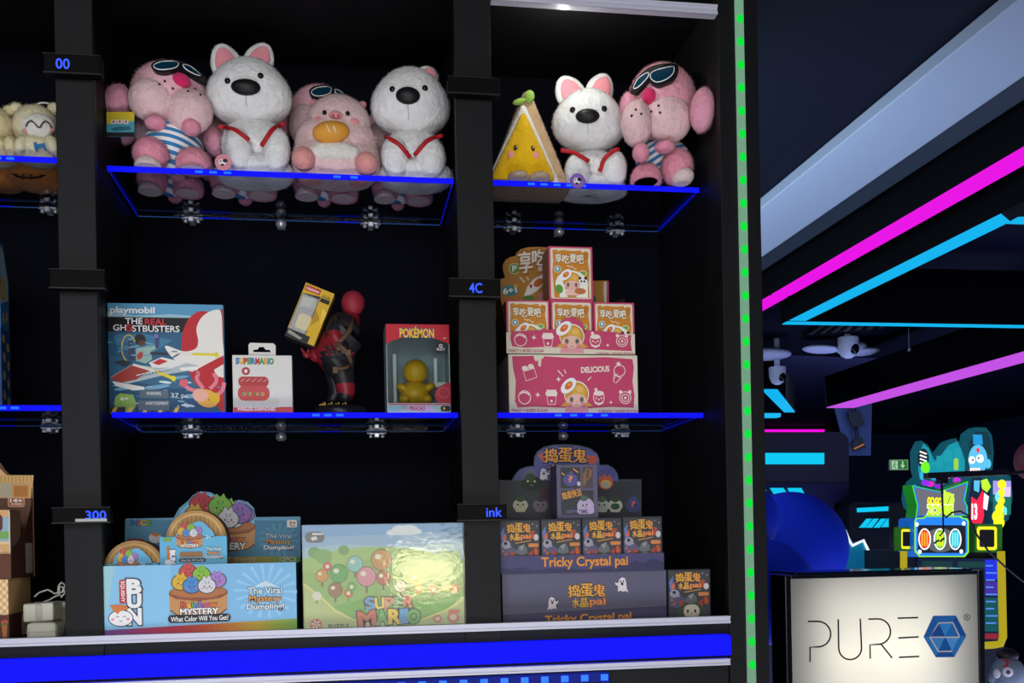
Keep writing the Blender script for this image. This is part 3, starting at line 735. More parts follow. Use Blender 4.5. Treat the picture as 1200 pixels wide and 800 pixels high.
f.text('DELICIOUS', 668, 318, 888, 356, q, .04, rot=-3)
girl(f, 628, 525, 1.0)
f.text('FANCY × BOBO SUGAR', 125, 616, 400, 636, P_('93304c'), .015); f.text('6 DESIGNS 1 HIDDEN EDITION', 800, 622, 1108, 640, P_('93304c'), .015)
f.done(t); DB = t['_d']
# the open display tray on it
X0, X1 = at(593.5, 400, Y0).x, at(744, 400, Y0).x; z0 = DB[3]+.0005; zt = at(668, 388.5, Y0).z; dp = .14
t = T('display_tray', ((X0+X1)/2, Y0+dp/2, z0), 'open pink display tray with an orange cloud-shaped back card', 'display tray')
b = B(pm(CRM)); b.box((X0, Y0, z0), (X1, Y0+.0012, zt-.003)); b.build('front_panel', t)
b = B(pm('4a3020', .7)); zb = at(590, 350, Y0+dp).z
for x in (X0, X1-.0012): b.prism([(x, Y0, z0), (x, Y0+dp, z0), (x, Y0+dp, zb), (x, Y0+dp*.55, zb-.01), (x, Y0+.002, zt)], (.0012, 0, 0))
b.box((X0, Y0, z0), (X1, Y0+dp, z0+.001)); b.build('side_panel', t)
f = Face((X0, Y0, z0), (X1-X0, 0, 0), (0, 0, zt-z0), (0, -1, 0), (92, 52, 1092, 225))
f.poly([(128, 58), (300, 46), (490, 34), (700, 40), (900, 48), (1064, 74), (1058, 130), (1068, 195), (900, 190), (600, 178), (400, 170), (240, 178), (135, 168), (122, 110)], P_(PK))
dm = [(495, 60)]+[(595+102*math.cos(math.radians(a)), 40+96*math.sin(math.radians(a))*1.0-0) for a in range(190, 351, 10)]+[(700, 60)]
b = B(pm(PK)); b.prism([f.p(x, y) for x, y in dm], (0, .0012, 0)); f.k += 1
f.oval(597, 65, 112, 85, P_(PK)) if False else None
doodles(f, 118, (200, 303, 410, 780, 876, 990))
girl(f, 597, 100, 1.0)
f.text('FANCY × BOBO SUGAR', 105, 190, 378, 212, P_('93304c'), .015); f.text('6 DESIGNS 1 HIDDEN EDITION', 780, 208, 1085, 226, P_('93304c'), .015)
b.build('domed_flap', t); f.done(t)
Yc = Y0+dp-.002; hp = lambda x, y: at(580+x/6.667, 280+y/6.667, Yc)
card = [(-40, 640), (-40, 310), (50, 312), (80, 300), (62, 240), (62, 200), (85, 160), (120, 140), (160, 132), (172, 105), (200, 80), (260, 64), (330, 60), (420, 66), (500, 90), (540, 140), (640, 160), (700, 240), (720, 318), (760, 325), (885, 325), (890, 640)]
b = B(pm('a8742c')); b.prism([hp(*p) for p in card], (0, .0015, 0)); b.build('back_card', t)
o = hp(0, 500); f = Face(o, hp(900, 500)-o, hp(0, 0)-o+V((0, 0, 0)), (0, -1, 0), (0, 0, 900, 500))
f.poly([(760, 330), (850, 330), (845, 400), (855, 500), (760, 500)], P_('ab7a30')); f.poly([(850, 330), (872, 328), (872, 500), (855, 500), (845, 400)], P_('c9c2b0')); f.rect(872, 326, 890, 500, P_(PK))
f.oval(150, 230, 44, 44, P_('c9bf9c')); f.oval(150, 230, 38, 38, P_('5e8a2e')); f.text('P', 135, 208, 165, 250, P_(W), .04)
f.oval(115, 402, 66, 42, P_('3a7e7e')); f.text('6+1', 64, 380, 166, 422, P_(W), .04, rot=-8); f.star(160, 368, 22, P_('c8a23a'), 5, .5)
f.text('享', 185, 95, 285, 262, P_('d9d2c2'), .05, out=P_('8a5218'), rot=-6); f.text('吃', 288, 80, 388, 205, P_('d9d2c2'), .05, out=P_('8a5218'))
f.text('B', 338, 215, 366, 248, P_('d9d2c2'), .04)
f.line([(192, 298), (228, 338)], 12, P_('cfc5b0')); f.line([(248, 295), (258, 322)], 11, P_('cfc5b0'))
f.poly([(250, 370), (300, 310), (372, 270), (380, 340), (330, 400), (300, 420), (230, 462), (215, 470)], P_('d9d2c8')); f.oval(335, 340, 42, 28, P_('b85c22'), -40); f.poly([(262, 360), (285, 350), (290, 372), (276, 388)], P_('b32f3a'))
f.oval(260, 462, 46, 22, P_('4e7a34')); f.rect(335, 415, 372, 480, P_('c07a76')); f.poly([(760, 440), (785, 450), (788, 490), (760, 492)], P_('2e6a62'))
f.done(t, 'card_print', 'lettering')
# orange blind boxes
def orange(f):
    f.rect(0, 0, 340, 415, P_(PK)); f.rrect(14, 12, 326, 398, 14, P_(CRM))
    f.poly([(30, 30), (60, 22), (70, 36), (110, 26), (190, 34), (250, 26), (262, 44), (285, 30), (312, 40), (304, 110), (316, 190), (306, 290), (314, 390), (40, 392), (34, 290), (26, 190), (36, 110)], P_('bc7a24'))
    for k in range(4): f.line([(40, 110+80*k), (110, 90+80*k), (180, 120+80*k), (250, 95+80*k), (304, 118+80*k)], 4, P_('c98a34'))
    f.word([(ch, 50+56*i, 56+(i % 2)*6, 102+56*i, 122+(i % 2)*6, P_('e6dfce'), (-6, 4, 2, -2)[i]) for i, ch in enumerate('享吃夏吧')], .035, P_('8a4a14'), .035)
    f.ring(290, 70, 14, 18, 5, P_('8a4a14')); f.line([(140, 145), (165, 155), (180, 150), (205, 172), (214, 160)], 6, P_('ddd3bf'))
    f.oval(68, 174, 27, 27, P_('d9cfb6')); f.oval(68, 174, 22, 22, P_('3d8a96')); f.oval(68, 172, 9, 13, P_(W))
    f.oval(266, 200, 30, 20, P_('d9cfb6')); f.oval(266, 200, 24, 15, P_('6c9c44'))
    f.oval(175, 286, 126, 104, P_('e8e0d2')); f.rect(80, 300, 300, 388, P_('e8e0d2'))
    girl(f, 178, 272, .78, False)
    f.oval(262, 262, 32, 30, P_('e9e6e0')); f.oval(240, 240, 11, 11, P_('1e1c1e')); f.oval(284, 240, 11, 11, P_('1e1c1e')); f.oval(250, 264, 8, 8, P_('1e1c1e')); f.oval(274, 264, 8, 8, P_('1e1c1e'))
    f.oval(78, 325, 28, 34, P_('54903a'), -20); f.oval(180, 352, 60, 30, P_('e0b4a4')); f.oval(240, 340, 44, 24, P_('b46a3c')); f.rect(140, 372, 210, 390, P_('b4864c'))
def obox(label, x0, x1, yt, Y, z0, dp=.068):
    t, f = crate('blind_box', label, 'box', x0, x1, yt, Y, z0, dp, '8a5a40', PK, (0, 0, 340, 415), 'orange blind boxes in the pink tray')
    orange(f); f.done(t); return t
ob = [obox('small orange cartoon box standing in the pink tray, nearest the divider', 593.6, 644.2, 351.8, Y0+.004, z0+.001),
      obox('small orange cartoon box in the middle of the pink tray, behind the domed flap', 645.8, 694.6, 352.6, Y0+.004, z0+.001),
      obox('small orange cartoon box in the pink tray, farthest from the divider', 696, 743.4, 354.5, Y0+.004, z0+.001)]
ob.append(obox('small orange cartoon box topmost, standing on the row of three', 643.2, 694.4, 289, Y0+.006, ob[1]['_d'][3]+.0005))

# ------------------------------------------------------------------ purple crystal blind boxes on the ledge
OR = 'd08a40'
Y1 = .03
def title(f, x0, y0, x1, y1, ow=.05):
    h = (y1-y0); w = x1-x0
    L = [(ch, x0+w*.33*i, y0+(.04 if i != 1 else 0)*h, x0+w*.33*(i+1)-1, y0+h*.55, P_('d8a244' if i != 2 else 'd69440'), (-4, 0, 4)[i]) for i, ch in enumerate('捣蛋鬼')]
    L += [('水', x0+w*.10, y0+h*.60, x0+w*.30, y1, P_('dcaa4c'), 0), ('晶', x0+w*.32, y0+h*.60, x0+w*.52, y1, P_('dcaa4c'), 0), ('pai', x0+w*.57, y0+h*.62, x0+w*.98, y1, P_('d8844a'), 0)]
    f.word(L, .03, P_('4a302a'), .03)
def ghost(f, cx, cy, s, fl=1):
    f.poly([(cx+fl*x*s, cy+y*s) for x, y in ((-22, 40), (-18, -10), (-10, -32), (6, -42), (22, -34), (28, -10), (30, 20), (38, 46), (22, 36), (10, 42), (-6, 34))], P_('cfc4c8'))
    f.poly([(cx+fl*x*s, cy+y*s) for x, y in ((-18, -8), (-38, -14), (-32, 2), (-20, 6))], P_('cfc4c8'))
    f.oval(cx-4*fl*s, cy-18*s, 4*s, 6*s, P_('26222a')); f.oval(cx+12*fl*s, cy-18*s, 4*s, 6*s, P_('26222a')); f.oval(cx+4*fl*s, cy-4*s, 8*s, 9*s, P_('26222a'))
t, f = crate('display_box', 'closed purple box with two little ghosts on the ledge under the tray', 'box', 588.8, 781, 670, Y1+.008, ZS, .16, '33313f', '565469', (40, 312, 930, 596))
f.poly([(40, 312), (930, 312), (930, 508), (40, 530)], P_('57556b')); f.poly([(40, 534), (930, 512), (930, 596), (40, 596)], P_('403c58')); f.line([(40, 532), (930, 510)], 3, P_('26242e'))
title(f, 390, 375, 597, 502); ghost(f, 682, 385, .95); ghost(f, 308, 475, .8, -1)
f.text('Tricky Crystal pai', 265, 538, 732, 592, P_(OR), .025, out=P_('4a3038'), ow=.02, rot=-1); f.done(t); PB = t['_d']
X0, X1 = at(586.6, 660, Y1).x, at(778.2, 660, Y1).x; z0 = PB[3]+.0005; zt = at(682, 649.5, Y1).z; dp = .15
t = T('display_tray', ((X0+X1)/2, Y1+dp/2, z0), 'open purple display tray reading Tricky Crystal pai with a cloud-shaped back card', 'display tray')
b = B(pm('464468')); b.box((X0, Y1, z0), (X1, Y1+.0012, zt)); b.build('front_panel', t)
b = B(pm('2a2836')); zb = at(590, 615, Y1+dp).z
for x in (X0, X1-.0012): b.prism([(x, Y1, z0), (x, Y1+dp, z0), (x, Y1+dp, zb), (x, Y1+dp*.5, zb-.005), (x, Y1+.002, zt)], (.0012, 0, 0))
b.box((X0, Y1, z0), (X1, Y1+dp, z0+.001)); b.build('side_panel', t)
f = Face((X0, Y1, z0), (X1-X0, 0, 0), (0, 0, zt-z0), (0, -1, 0), (30, 235, 915, 322))
f.poly([(30, 322), (30, 290), (80, 300), (140, 290), (200, 308), (320, 300), (500, 312), (700, 290), (760, 270), (800, 285), (850, 262), (915, 280), (915, 322)], P_('383656'))
f.text('Tricky Crystal pai', 248, 246, 714, 306, P_(OR), .025, out=P_('5a3430'), ow=.02); f.done(t)
Yc = Y1+dp-.002; hp = lambda x, y: at(580+x/6.667, 510+y/6.667, Yc)
card = [(-10, 760), (-10, 345), (130, 350), (135, 340), (160, 300), (190, 265), (240, 245), (303, 236), (306, 170), (330, 125), (380, 90), (450, 72), (550, 68), (650, 74), (740, 98), (795, 135), (815, 175), (815, 228), (880, 226), (930, 255), (960, 300), (966, 342), (1145, 342), (1145, 760)]
b = B(pm('393b46')); b.prism([hp(*p) for p in card], (0, .0015, 0)); b.build('back_card', t)
o = hp(0, 700); f = Face(o, hp(1145, 700)-o, hp(0, 0)-o, (0, -1, 0), (0, 0, 1145, 700))
f.poly([(140, 350), (162, 300), (192, 267), (240, 248), (303, 240), (308, 172), (332, 128), (380, 94), (450, 76), (550, 72), (650, 78), (738, 102), (790, 138), (810, 176), (811, 232), (880, 230), (928, 258), (956, 300), (962, 350)], P_('4e5488'))
f.poly([(200, 345), (230, 270), (300, 250), (340, 345)], P_('5c5c70')); f.poly([(330, 150), (370, 130), (400, 220), (360, 190)], P_('b0563c')); f.poly([(705, 150), (790, 150), (795, 200), (740, 225), (715, 190)], P_('a8503c'))
f.oval(870, 290, 70, 50, P_('454a80')); f.rect(480, 350, 1140, 700, P_('34363e')); f.poly([(30, 380), (140, 350), (420, 360), (480, 420), (440, 560), (300, 640), (30, 650)], P_('3a3c42')); f.poly([(330, 400), (450, 380), (460, 520), (360, 480)], P_('46303c'))
f.word([(ch, 378+112*i, 98-8*(i == 1), 484+112*i, 205, P_('d6943e'), 0) for i, ch in enumerate('捣蛋鬼')]+[('水晶', 410, 225, 555, 290, P_('d8a23e'), 0)], .035, P_('1c2636'), .06)
ghost(f, 380, 300, 1.1, -1)
f.oval(285, 375, 80, 62, P_('28332c')); f.oval(270, 330, 42, 34, P_('2f4a34')); f.oval(252, 357, 9, 7, P_('d8b860')); f.oval(306, 357, 9, 7, P_('d8b860')); f.poly([(190, 390), (240, 350), (240, 420)], P_('28332c')); f.poly([(375, 395), (330, 350), (330, 420)], P_('28332c')); f.line([(268, 385), (280, 390), (292, 385)], 4, P_('8a9a88'))
for cx, hb, ht in ((195, 'b8b49c', '36503c'), (350, '6f626c', '3a3438'), (830, 'a9b2a6', '44604c'), (935, 'b6b2a6', '35422f'), (1078, '3e4478', '3e4478')):
    f.oval(cx, 545, 58, 50, P_(hb)); f.rrect(cx-40, 555, cx+40, 598, 14, P_(hb)); f.oval(cx, 495, 34, 24, P_(ht))
    f.oval(cx-20, 540, 7, 8, P_('232226')); f.oval(cx+20, 540, 7, 8, P_('232226')); f.line([(cx-6, 556), (cx, 560), (cx+6, 556)], 3, P_('232226'))
f.oval(935, 552, 36, 26, P_('34503c')); f.text('?', 1062, 510, 1094, 556, P_('c8643c'), .015)
f.oval(195, 545, 20, 20, P_('5a5c50')) if False else None
f.oval(860, 365, 58, 52, P_('b4573a')); f.poly([(805, 350), (812, 300), (832, 325), (850, 290), (870, 322), (896, 300), (912, 355)], P_('b4573a')); f.oval(860, 375, 42, 34, P_('c8a45a')); f.oval(860, 382, 30, 20, P_('9aa2a2'))
f.done(t, 'card_print', 'lettering')
def pbox_art(f, full=True):
    f.rect(0, 0, 233, 256, P_('2b2c30')); f.rect(6, 6, 227, 250, P_('3d3f44'))
    f.poly([(6, 110), (60, 120), (100, 150), (60, 190), (6, 180)], P_('55536e')); f.poly([(6, 60), (30, 30), (26, 70), (40, 95), (14, 110)], P_('5a6ea0')); f.poly([(16, 88), (34, 60), (40, 84), (28, 100)], P_('c4603a'))
    f.oval(36, 118, 26, 20, P_('8e8c98')); f.oval(34, 112, 9, 8, P_('222')*1 if False else P_('222228'))
    f.poly([(185, 50), (205, 55), (196, 80), (210, 95), (180, 90)], P_('a04a38')); f.oval(210, 85, 14, 16, P_('b9b2b6'))
    title(f, 42, 14, 182, 98)
    f.rrect(164, 114, 224, 132, 8, P_('c07a46')); f.line([(90, 112), (180, 100)], 4, P_('c08a40'))
    for x, y in ((190, 20), (176, 40), (215, 30), (60, 130), (28, 170)): f.oval(x, y, 3, 3, P_('a8a8a8'))
    f.oval(125, 204, 72, 50, P_('3f4a3a')); f.poly([(60, 185), (62, 145), (90, 165)], P_('9a4440')); f.poly([(190, 185), (190, 145), (162, 165)], P_('9a4440'))
    f.poly([(90, 158), (108, 130), (140, 118), (156, 140), (158, 160), (125, 172)], P_('5f6468')); f.poly([(108, 130), (140, 118), (128, 150)], P_('84888a'))
    f.poly([(196, 140), (212, 136), (222, 160), (212, 178), (198, 168)], P_('b4502e'))
    f.rrect(84, 174, 170, 240, 30, P_('bdb9a6')); f.oval(106, 206, 6, 8, P_('222228')); f.oval(146, 206, 6, 8, P_('222228')); f.oval(100, 218, 7, 4, P_('c48078')); f.oval(152, 218, 7, 4, P_('c48078')); f.line([(122, 214), (126, 217), (130, 214)], 3, P_('222228'))
    f.oval(36, 165, 8, 8, P_('b4502e')); f.oval(20, 150, 5, 5, P_('c0783c'))
def pbox(label, x0, x1, yt, Y, z0, dp=.06):
    t, f = crate('blind_box', label, 'box', x0, x1, yt, Y, z0, dp, '2c2c36', '3d3f44', (0, 0, 233, 256), 'dark crystal blind boxes')
    pbox_art(f); f.done(t); return t
lb = ['dark crystal blind box in the purple tray, first from the divider', 'dark crystal blind box in the purple tray, second from the divider', 'dark crystal blind box in the purple tray, third from the divider', 'dark crystal blind box in the purple tray, fourth from the divider']
pb = [pbox(l, *x, Y1+.004, z0+.001) for l, x in zip(lb, ((585.6, 633, 609.3), (634.2, 681.3, 608), (682.4, 729, 606.5), (730, 776, 605)))]
pbox('dark crystal blind box standing alone on the ledge beside the purple stack', 782.8, 832.6, 667, Y1+.012, ZS)
t, f = crate('blind_box', 'purple box reading HAPPY TIME seen from behind, on top of the dark boxes', 'box', 652.3, 700.6, 544, Y1+.012, pb[1]['_d'][3]+.0005, .062, '3e3a52', '57526c', (480, 228, 805, 640), 'dark crystal blind boxes')
f.rrect(512, 250, 668, 410, 14, P_('36383c')); f.rrect(682, 248, 768, 410, 14, P_('4b4048')); f.rrect(512, 425, 770, 612, 14, P_('36383c'))
f.oval(592, 345, 58, 48, P_('4c4c84')); f.poly([(575, 300), (590, 278), (612, 285), (605, 305)], P_('4c4c84')); f.text('?', 576, 315, 608, 362, P_('d0803c'), .015); f.oval(655, 375, 14, 18, P_('b0a8b0'))
for x, y, r in ((622, 268, -40), (640, 282, -40), (532, 300, 60)): f.line([(x-10, y-8), (x+12, y+8)], 9, P_('c88a3a'))
f.poly([(690, 300), (720, 255), (765, 270), (750, 330), (720, 350), (700, 400), (686, 380)], P_('7a5a3c')); f.poly([(720, 270), (740, 265), (735, 340), (715, 330)], P_('55423a'))
f.text('捣蛋快活', 520, 425, 675, 482, P_('cf923c'), .04, rot=-12)
f.oval(705, 545, 66, 62, P_('a898b4')); f.rrect(640, 550, 772, 606, 24, P_('a898b4')); f.oval(694, 486, 30, 22, P_('4a5a50')); f.oval(684, 540, 6, 8, P_('2a2430')); f.oval(714, 536, 6, 8, P_('2a2430')); f.line([(696, 552), (704, 556), (710, 550)], 3, P_('2a2430'))
f.text('HAPPY', 555, 572, 640, 600, P_('6a6a8a'), .0); f.text('TIME', 650, 572, 720, 600, P_('45406a'), .03); f.done(t)
# ------------------------------------------------------------------ rainbow dumpling display (ledge)
def bun(f, cx, cy, s, h, h2):
    f.oval(cx, cy, 44*s, 38*s, P_('3a3030')); f.oval(cx, cy, 40*s, 34*s, P_(h)); f.poly([(cx-22*s, cy-24*s), (cx-14*s, cy-46*s), (cx, cy-34*s), (cx+12*s, cy-48*s), (cx+22*s, cy-24*s)], P_(h))
    f.line([(cx-10*s, cy-22*s), (cx-4*s, cy-8*s)], 4*s, P_(h2)); f.line([(cx+10*s, cy-22*s), (cx+6*s, cy-8*s)], 4*s, P_(h2))
    f.oval(cx-12*s, cy+4*s, 3*s, 4*s, P_('2a2228')); f.oval(cx+12*s, cy+4*s, 3*s, 4*s, P_('2a2228')); f.line([(cx-5*s, cy+10*s), (cx, cy+13*s), (cx+5*s, cy+10*s)], 2.5*s, P_('2a2228'))
    f.oval(cx-20*s, cy+12*s, 5*s, 3*s, P_('cf6a72')); f.oval(cx+20*s, cy+12*s, 5*s, 3*s, P_('cf6a72'))
def basket(f, cx, cy, s, dim=0):
    """six coloured buns in a bamboo steamer; (cx, cy) is the middle of the rim"""
    f.oval(cx, cy+8*s, 134*s, 34*s, P_('3a2a22')); f.oval(cx, cy+6*s, 130*s, 30*s, P_('a86a42'))
    for x, y, h, h2 in ((-45, -85, 'b84a48', '8a2e30'), (15, -72, '7cae3c', '54802a'), (88, -45, '9a76b4', '70508a'), (-80, -38, 'cda436', '9a7820'), (-30, -22, '4682bc', '2e5c90'), (40, -20, 'c4c4c8', '8c8c94')): bun(f, cx+x*s, cy+y*s, s*1.0, h, h2)
    f.poly([(cx-134*s, cy+10*s), (cx-100*s, cy+28*s), (cx, cy+40*s), (cx+100*s, cy+28*s), (cx+134*s, cy+10*s), (cx+130*s, cy+90*s), (cx+100*s, cy+112*s), (cx, cy+124*s), (cx-100*s, cy+112*s), (cx-130*s, cy+90*s)], P_('b98652'))
    f.line([(cx-134*s, cy+14*s), (cx-100*s, cy+34*s), (cx, cy+46*s), (cx+100*s, cy+34*s), (cx+134*s, cy+14*s)], 10*s, P_('8a4a38'))
    f.line([(cx-130*s, cy+90*s), (cx-100*s, cy+112*s), (cx, cy+124*s), (cx+100*s, cy+112*s), (cx+130*s, cy+90*s)], 6*s, P_('6a3c30'))
    f.multi('Rainbow', cx-80*s, cy+52*s, cx+84*s, cy+80*s, [P_('c8503c'), P_('d8a83c'), P_('6a9c40'), P_('5b8ac0'), P_('8c68a8'), P_('c05a78'), P_('d0703c')], bold=.04, out=P_('2c2430'), ow=.05)
    f.text('MYSTERY', cx-84*s, cy+84*s, cx+90*s, cy+114*s, P_('e8e2dc'), .03, out=P_('2c2430'), ow=.06)
def viral(f, x0, y0, x1, y1, a='c9dcec', b2='d2924c'):
    h = (y1-y0)/3
    f.text('The Viral', x0+8, y0, x1-10, y0+h*.82, P_(a), .02, out=P_('2e4256'), ow=.05); f.text('Mystery', x0+12, y0+h*1.05, x1-14, y0+h*2.0, P_(b2), .02, out=P_('4a3428'), ow=.05); f.text('Dumpling!', x0, y0+h*2.08, x1, y1, P_('d9dde2'), .02, out=P_('2e4256'), ow=.05)
RB = ['5a3f88', '7c3a7c', 'a03268', 'ad2f4e', 'b43a3a', 'bd5a34', 'c27e34', 'bd9a38', '96a03c', '6f9c44']
def rainbow(f, x0, x1, ya, yb, yc, yd, cols=RB, n=40):
    import colorsys
    def mix(t):
        p = t*(len(cols)-1); i = min(int(p), len(cols)-2); q = p-i
        return ''.join('%02x' % round(int(cols[i][k:k+2], 16)*(1-q)+int(cols[i+1][k:k+2], 16)*q) for k in (0, 2, 4))
    for k in range(n):
        a, c = k/n, (k+1)/n; f.k -= (1 if k else 0)
        f.poly([(x0+(x1-x0)*a, ya+(yb-ya)*a), (x0+(x1-x0)*c, ya+(yb-ya)*c), (x0+(x1-x0)*c, yc+(yd-yc)*c), (x0+(x1-x0)*a, yc+(yd-yc)*a)], P_(mix((a+c)/2)))
Y2 = .006; dp = .17
X0, X1 = at(113, 705, Y2).x, at(347.5, 705, Y2).x; z0 = ZS; zt = at(230, 661, Y2).z
t = T('display_tray', ((X0+X1)/2, Y2+dp/2, z0), 'light blue dumpling display tray with a rainbow stripe on the ledge', 'display tray')
b = B(pm('79aed2')); b.box((X0, Y2, z0), (X1, Y2+.0015, zt)); b.build('front_panel', t)
b = B(pm('4f86ac')); 
for x in (X0, X1-.0015): b.box((x, Y2+.0015, z0), (x+.0015, Y2+dp, zt-.002))
b.box((X0, Y2, z0), (X1, Y2+dp, z0+.001)); b.build('side_panel', t)
zi1, zi2 = at(157, 703, Y2+.03).z, at(230, 667.5, Y2+.028).z
b = B(pm('8a7658', .8)); b.box((X0+.004, Y2+.008, z0+.001), (at(190, 690, Y2+.03).x, Y2+.1, zi1)); b.box((at(192, 690, Y2+.03).x, Y2+.008, z0+.001), (at(270, 690, Y2+.03).x, Y2+.1, zi2)); b.build('tray_insert', t)
f = Face((X0, Y2, z0), (X1-X0, 0, 0), (0, 0, zt-z0), (0, -1, 0), (52, 405, 990, 758))
f.poly([(52, 405), (400, 405), (380, 700), (52, 705)], P_('82b8da')); f.poly([(52, 405), (140, 405), (80, 700), (52, 705)], P_('94bfc9'))
for k in range(18):
    a = 2*PI*k/18; f.poly([(843, 540), (843+150*math.cos(a), 540+130*math.sin(a)), (843+150*math.cos(a+.12), 540+130*math.sin(a+.12))], P_('8cbcdc'))
rainbow(f, 52, 990, 706, 676, 770, 745)
f.poly([(52, 748), (990, 716), (990, 770), (52, 770)], P_('3c50a8')) if False else None
basket(f, 524, 528, 1.02)
f.rrect(380, 642, 675, 680, 18, P_('24242a')); f.text('What Color Will You Get?', 394, 650, 664, 673, P_('e8e8ea'), .015, rot=-.6)
f.word([(ch, 198, y0, 254, y1, P_('e4e2ea'), 0) for ch, y0, y1 in (('B', 472, 533), ('U', 541, 600), ('N', 610, 678))], .06, P_('33303c'), .06)
f.rrect(158, 470, 190, 582, 10, P_('b52c34')); f.text('SQUISHY', 124, 516, 222, 536, P_(W), .02, rot=90)
f.oval(163, 650, 58, 40, P_('3a343e')); f.oval(163, 650, 54, 36, P_('e6dde0')); f.poly([(112, 590), (150, 586), (190, 592), (200, 608), (160, 618), (150, 632), (128, 612)], P_('c8743a')); f.oval(126, 655, 8, 6, P_('d88a92')); f.oval(196, 655, 8, 6, P_('d88a92'))
f.line([(140, 645), (148, 640), (156, 645)], 3, P_('2a262e')); f.line([(172, 645), (180, 640), (188, 645)], 3, P_('2a262e')); f.line([(156, 660), (163, 666), (170, 660)], 3, P_('2a262e'))
f.poly([(780, 520), (843, 490), (905, 520)], P_('b8d0dc'))
viral(f, 752, 522, 930, 634); f.done(t); ZT = zt
Yc = Y2+dp-.002; hp = lambda x, y: at(100+x/4, 560+y/4, Yc)
card = [(180, 640), (188, 190), (415, 186), (424, 168), (440, 140), (480, 108), (505, 80), (540, 62), (585, 66), (620, 84), (655, 96), (680, 112), (720, 102), (762, 112), (790, 140), (800, 183), (1008, 180), (1008, 640)]
b = B(pm('5f95b4')); b.prism([hp(*p) for p in card], (0, .0015, 0)); b.build('back_card', t)
o = hp(180, 600); f = Face(o, hp(1008, 600)-o, hp(180, 0)-o, (0, -1, 0), (180, 0, 1008, 600))
f.poly([(190, 196), (1004, 188), (1004, 360), (190, 380)], P_('447a98')); f.poly([(428, 190), (445, 145), (484, 112), (508, 86), (540, 68), (585, 72), (618, 90), (680, 120), (720, 108), (758, 118), (784, 145), (792, 240), (740, 320), (500, 330)], P_('7cb8d4'))
rainbow(f, 190, 1008, 372, 360, 430, 415, ['4a2f60', '8a2f50', 'a03c30', 'a8782c', '8c8a30', '4f7a34'])
for k in range(16):
    a = 2*PI*k/16; f.poly([(906, 282), (906+95*math.cos(a), 282+80*math.sin(a)), (906+95*math.cos(a+.12), 282+80*math.sin(a+.12))], P_('528ba8'))
f.multi('NICE', 216, 196, 306, 220, [P_('2f60a0'), P_('b84a3c'), P_('c09a34'), P_('4c9048')], bold=.05, out=P_('16202a'), ow=.04)
f.rrect(944, 186, 992, 222, 8, P_('d8d4d0')); f.text('3+', 954, 192, 986, 207, P_('a03038'), .03); f.text('AGES', 954, 210, 984, 218, P_('2a2a2e'), .01)
f.oval(325, 280, 30, 24, P_('c4c0c4')); f.poly([(298, 262), (322, 252), (350, 262), (330, 274)], P_('b4683a')); f.rect(200, 284, 274, 300, P_('9a2c34'))
basket(f, 652, 210, 1.05)
for (x, y, h, h2) in ((540, 118, 'a02c34', '7a1e26'), (628, 128, '6aa038', '486f24'), (720, 158, '7c5c9c', '583e74')): bun(f, x, y, 1.35, h, h2)
bun(f, 510, 170, 1.2, 'c09a34', '8a6c1c'); bun(f, 665, 185, 1.2, 'b8b8bc', '84848c')
viral(f, 834, 252, 976, 334, '9fb4c2', 'c08a44'); f.text('BEST WISHES!', 620, 368, 798, 388, P_('b8b89c'), .0); f.text('12PCS', 910, 364, 988, 384, P_('b8b89c'), .02)
f.done(t, 'card_print', 'lettering')
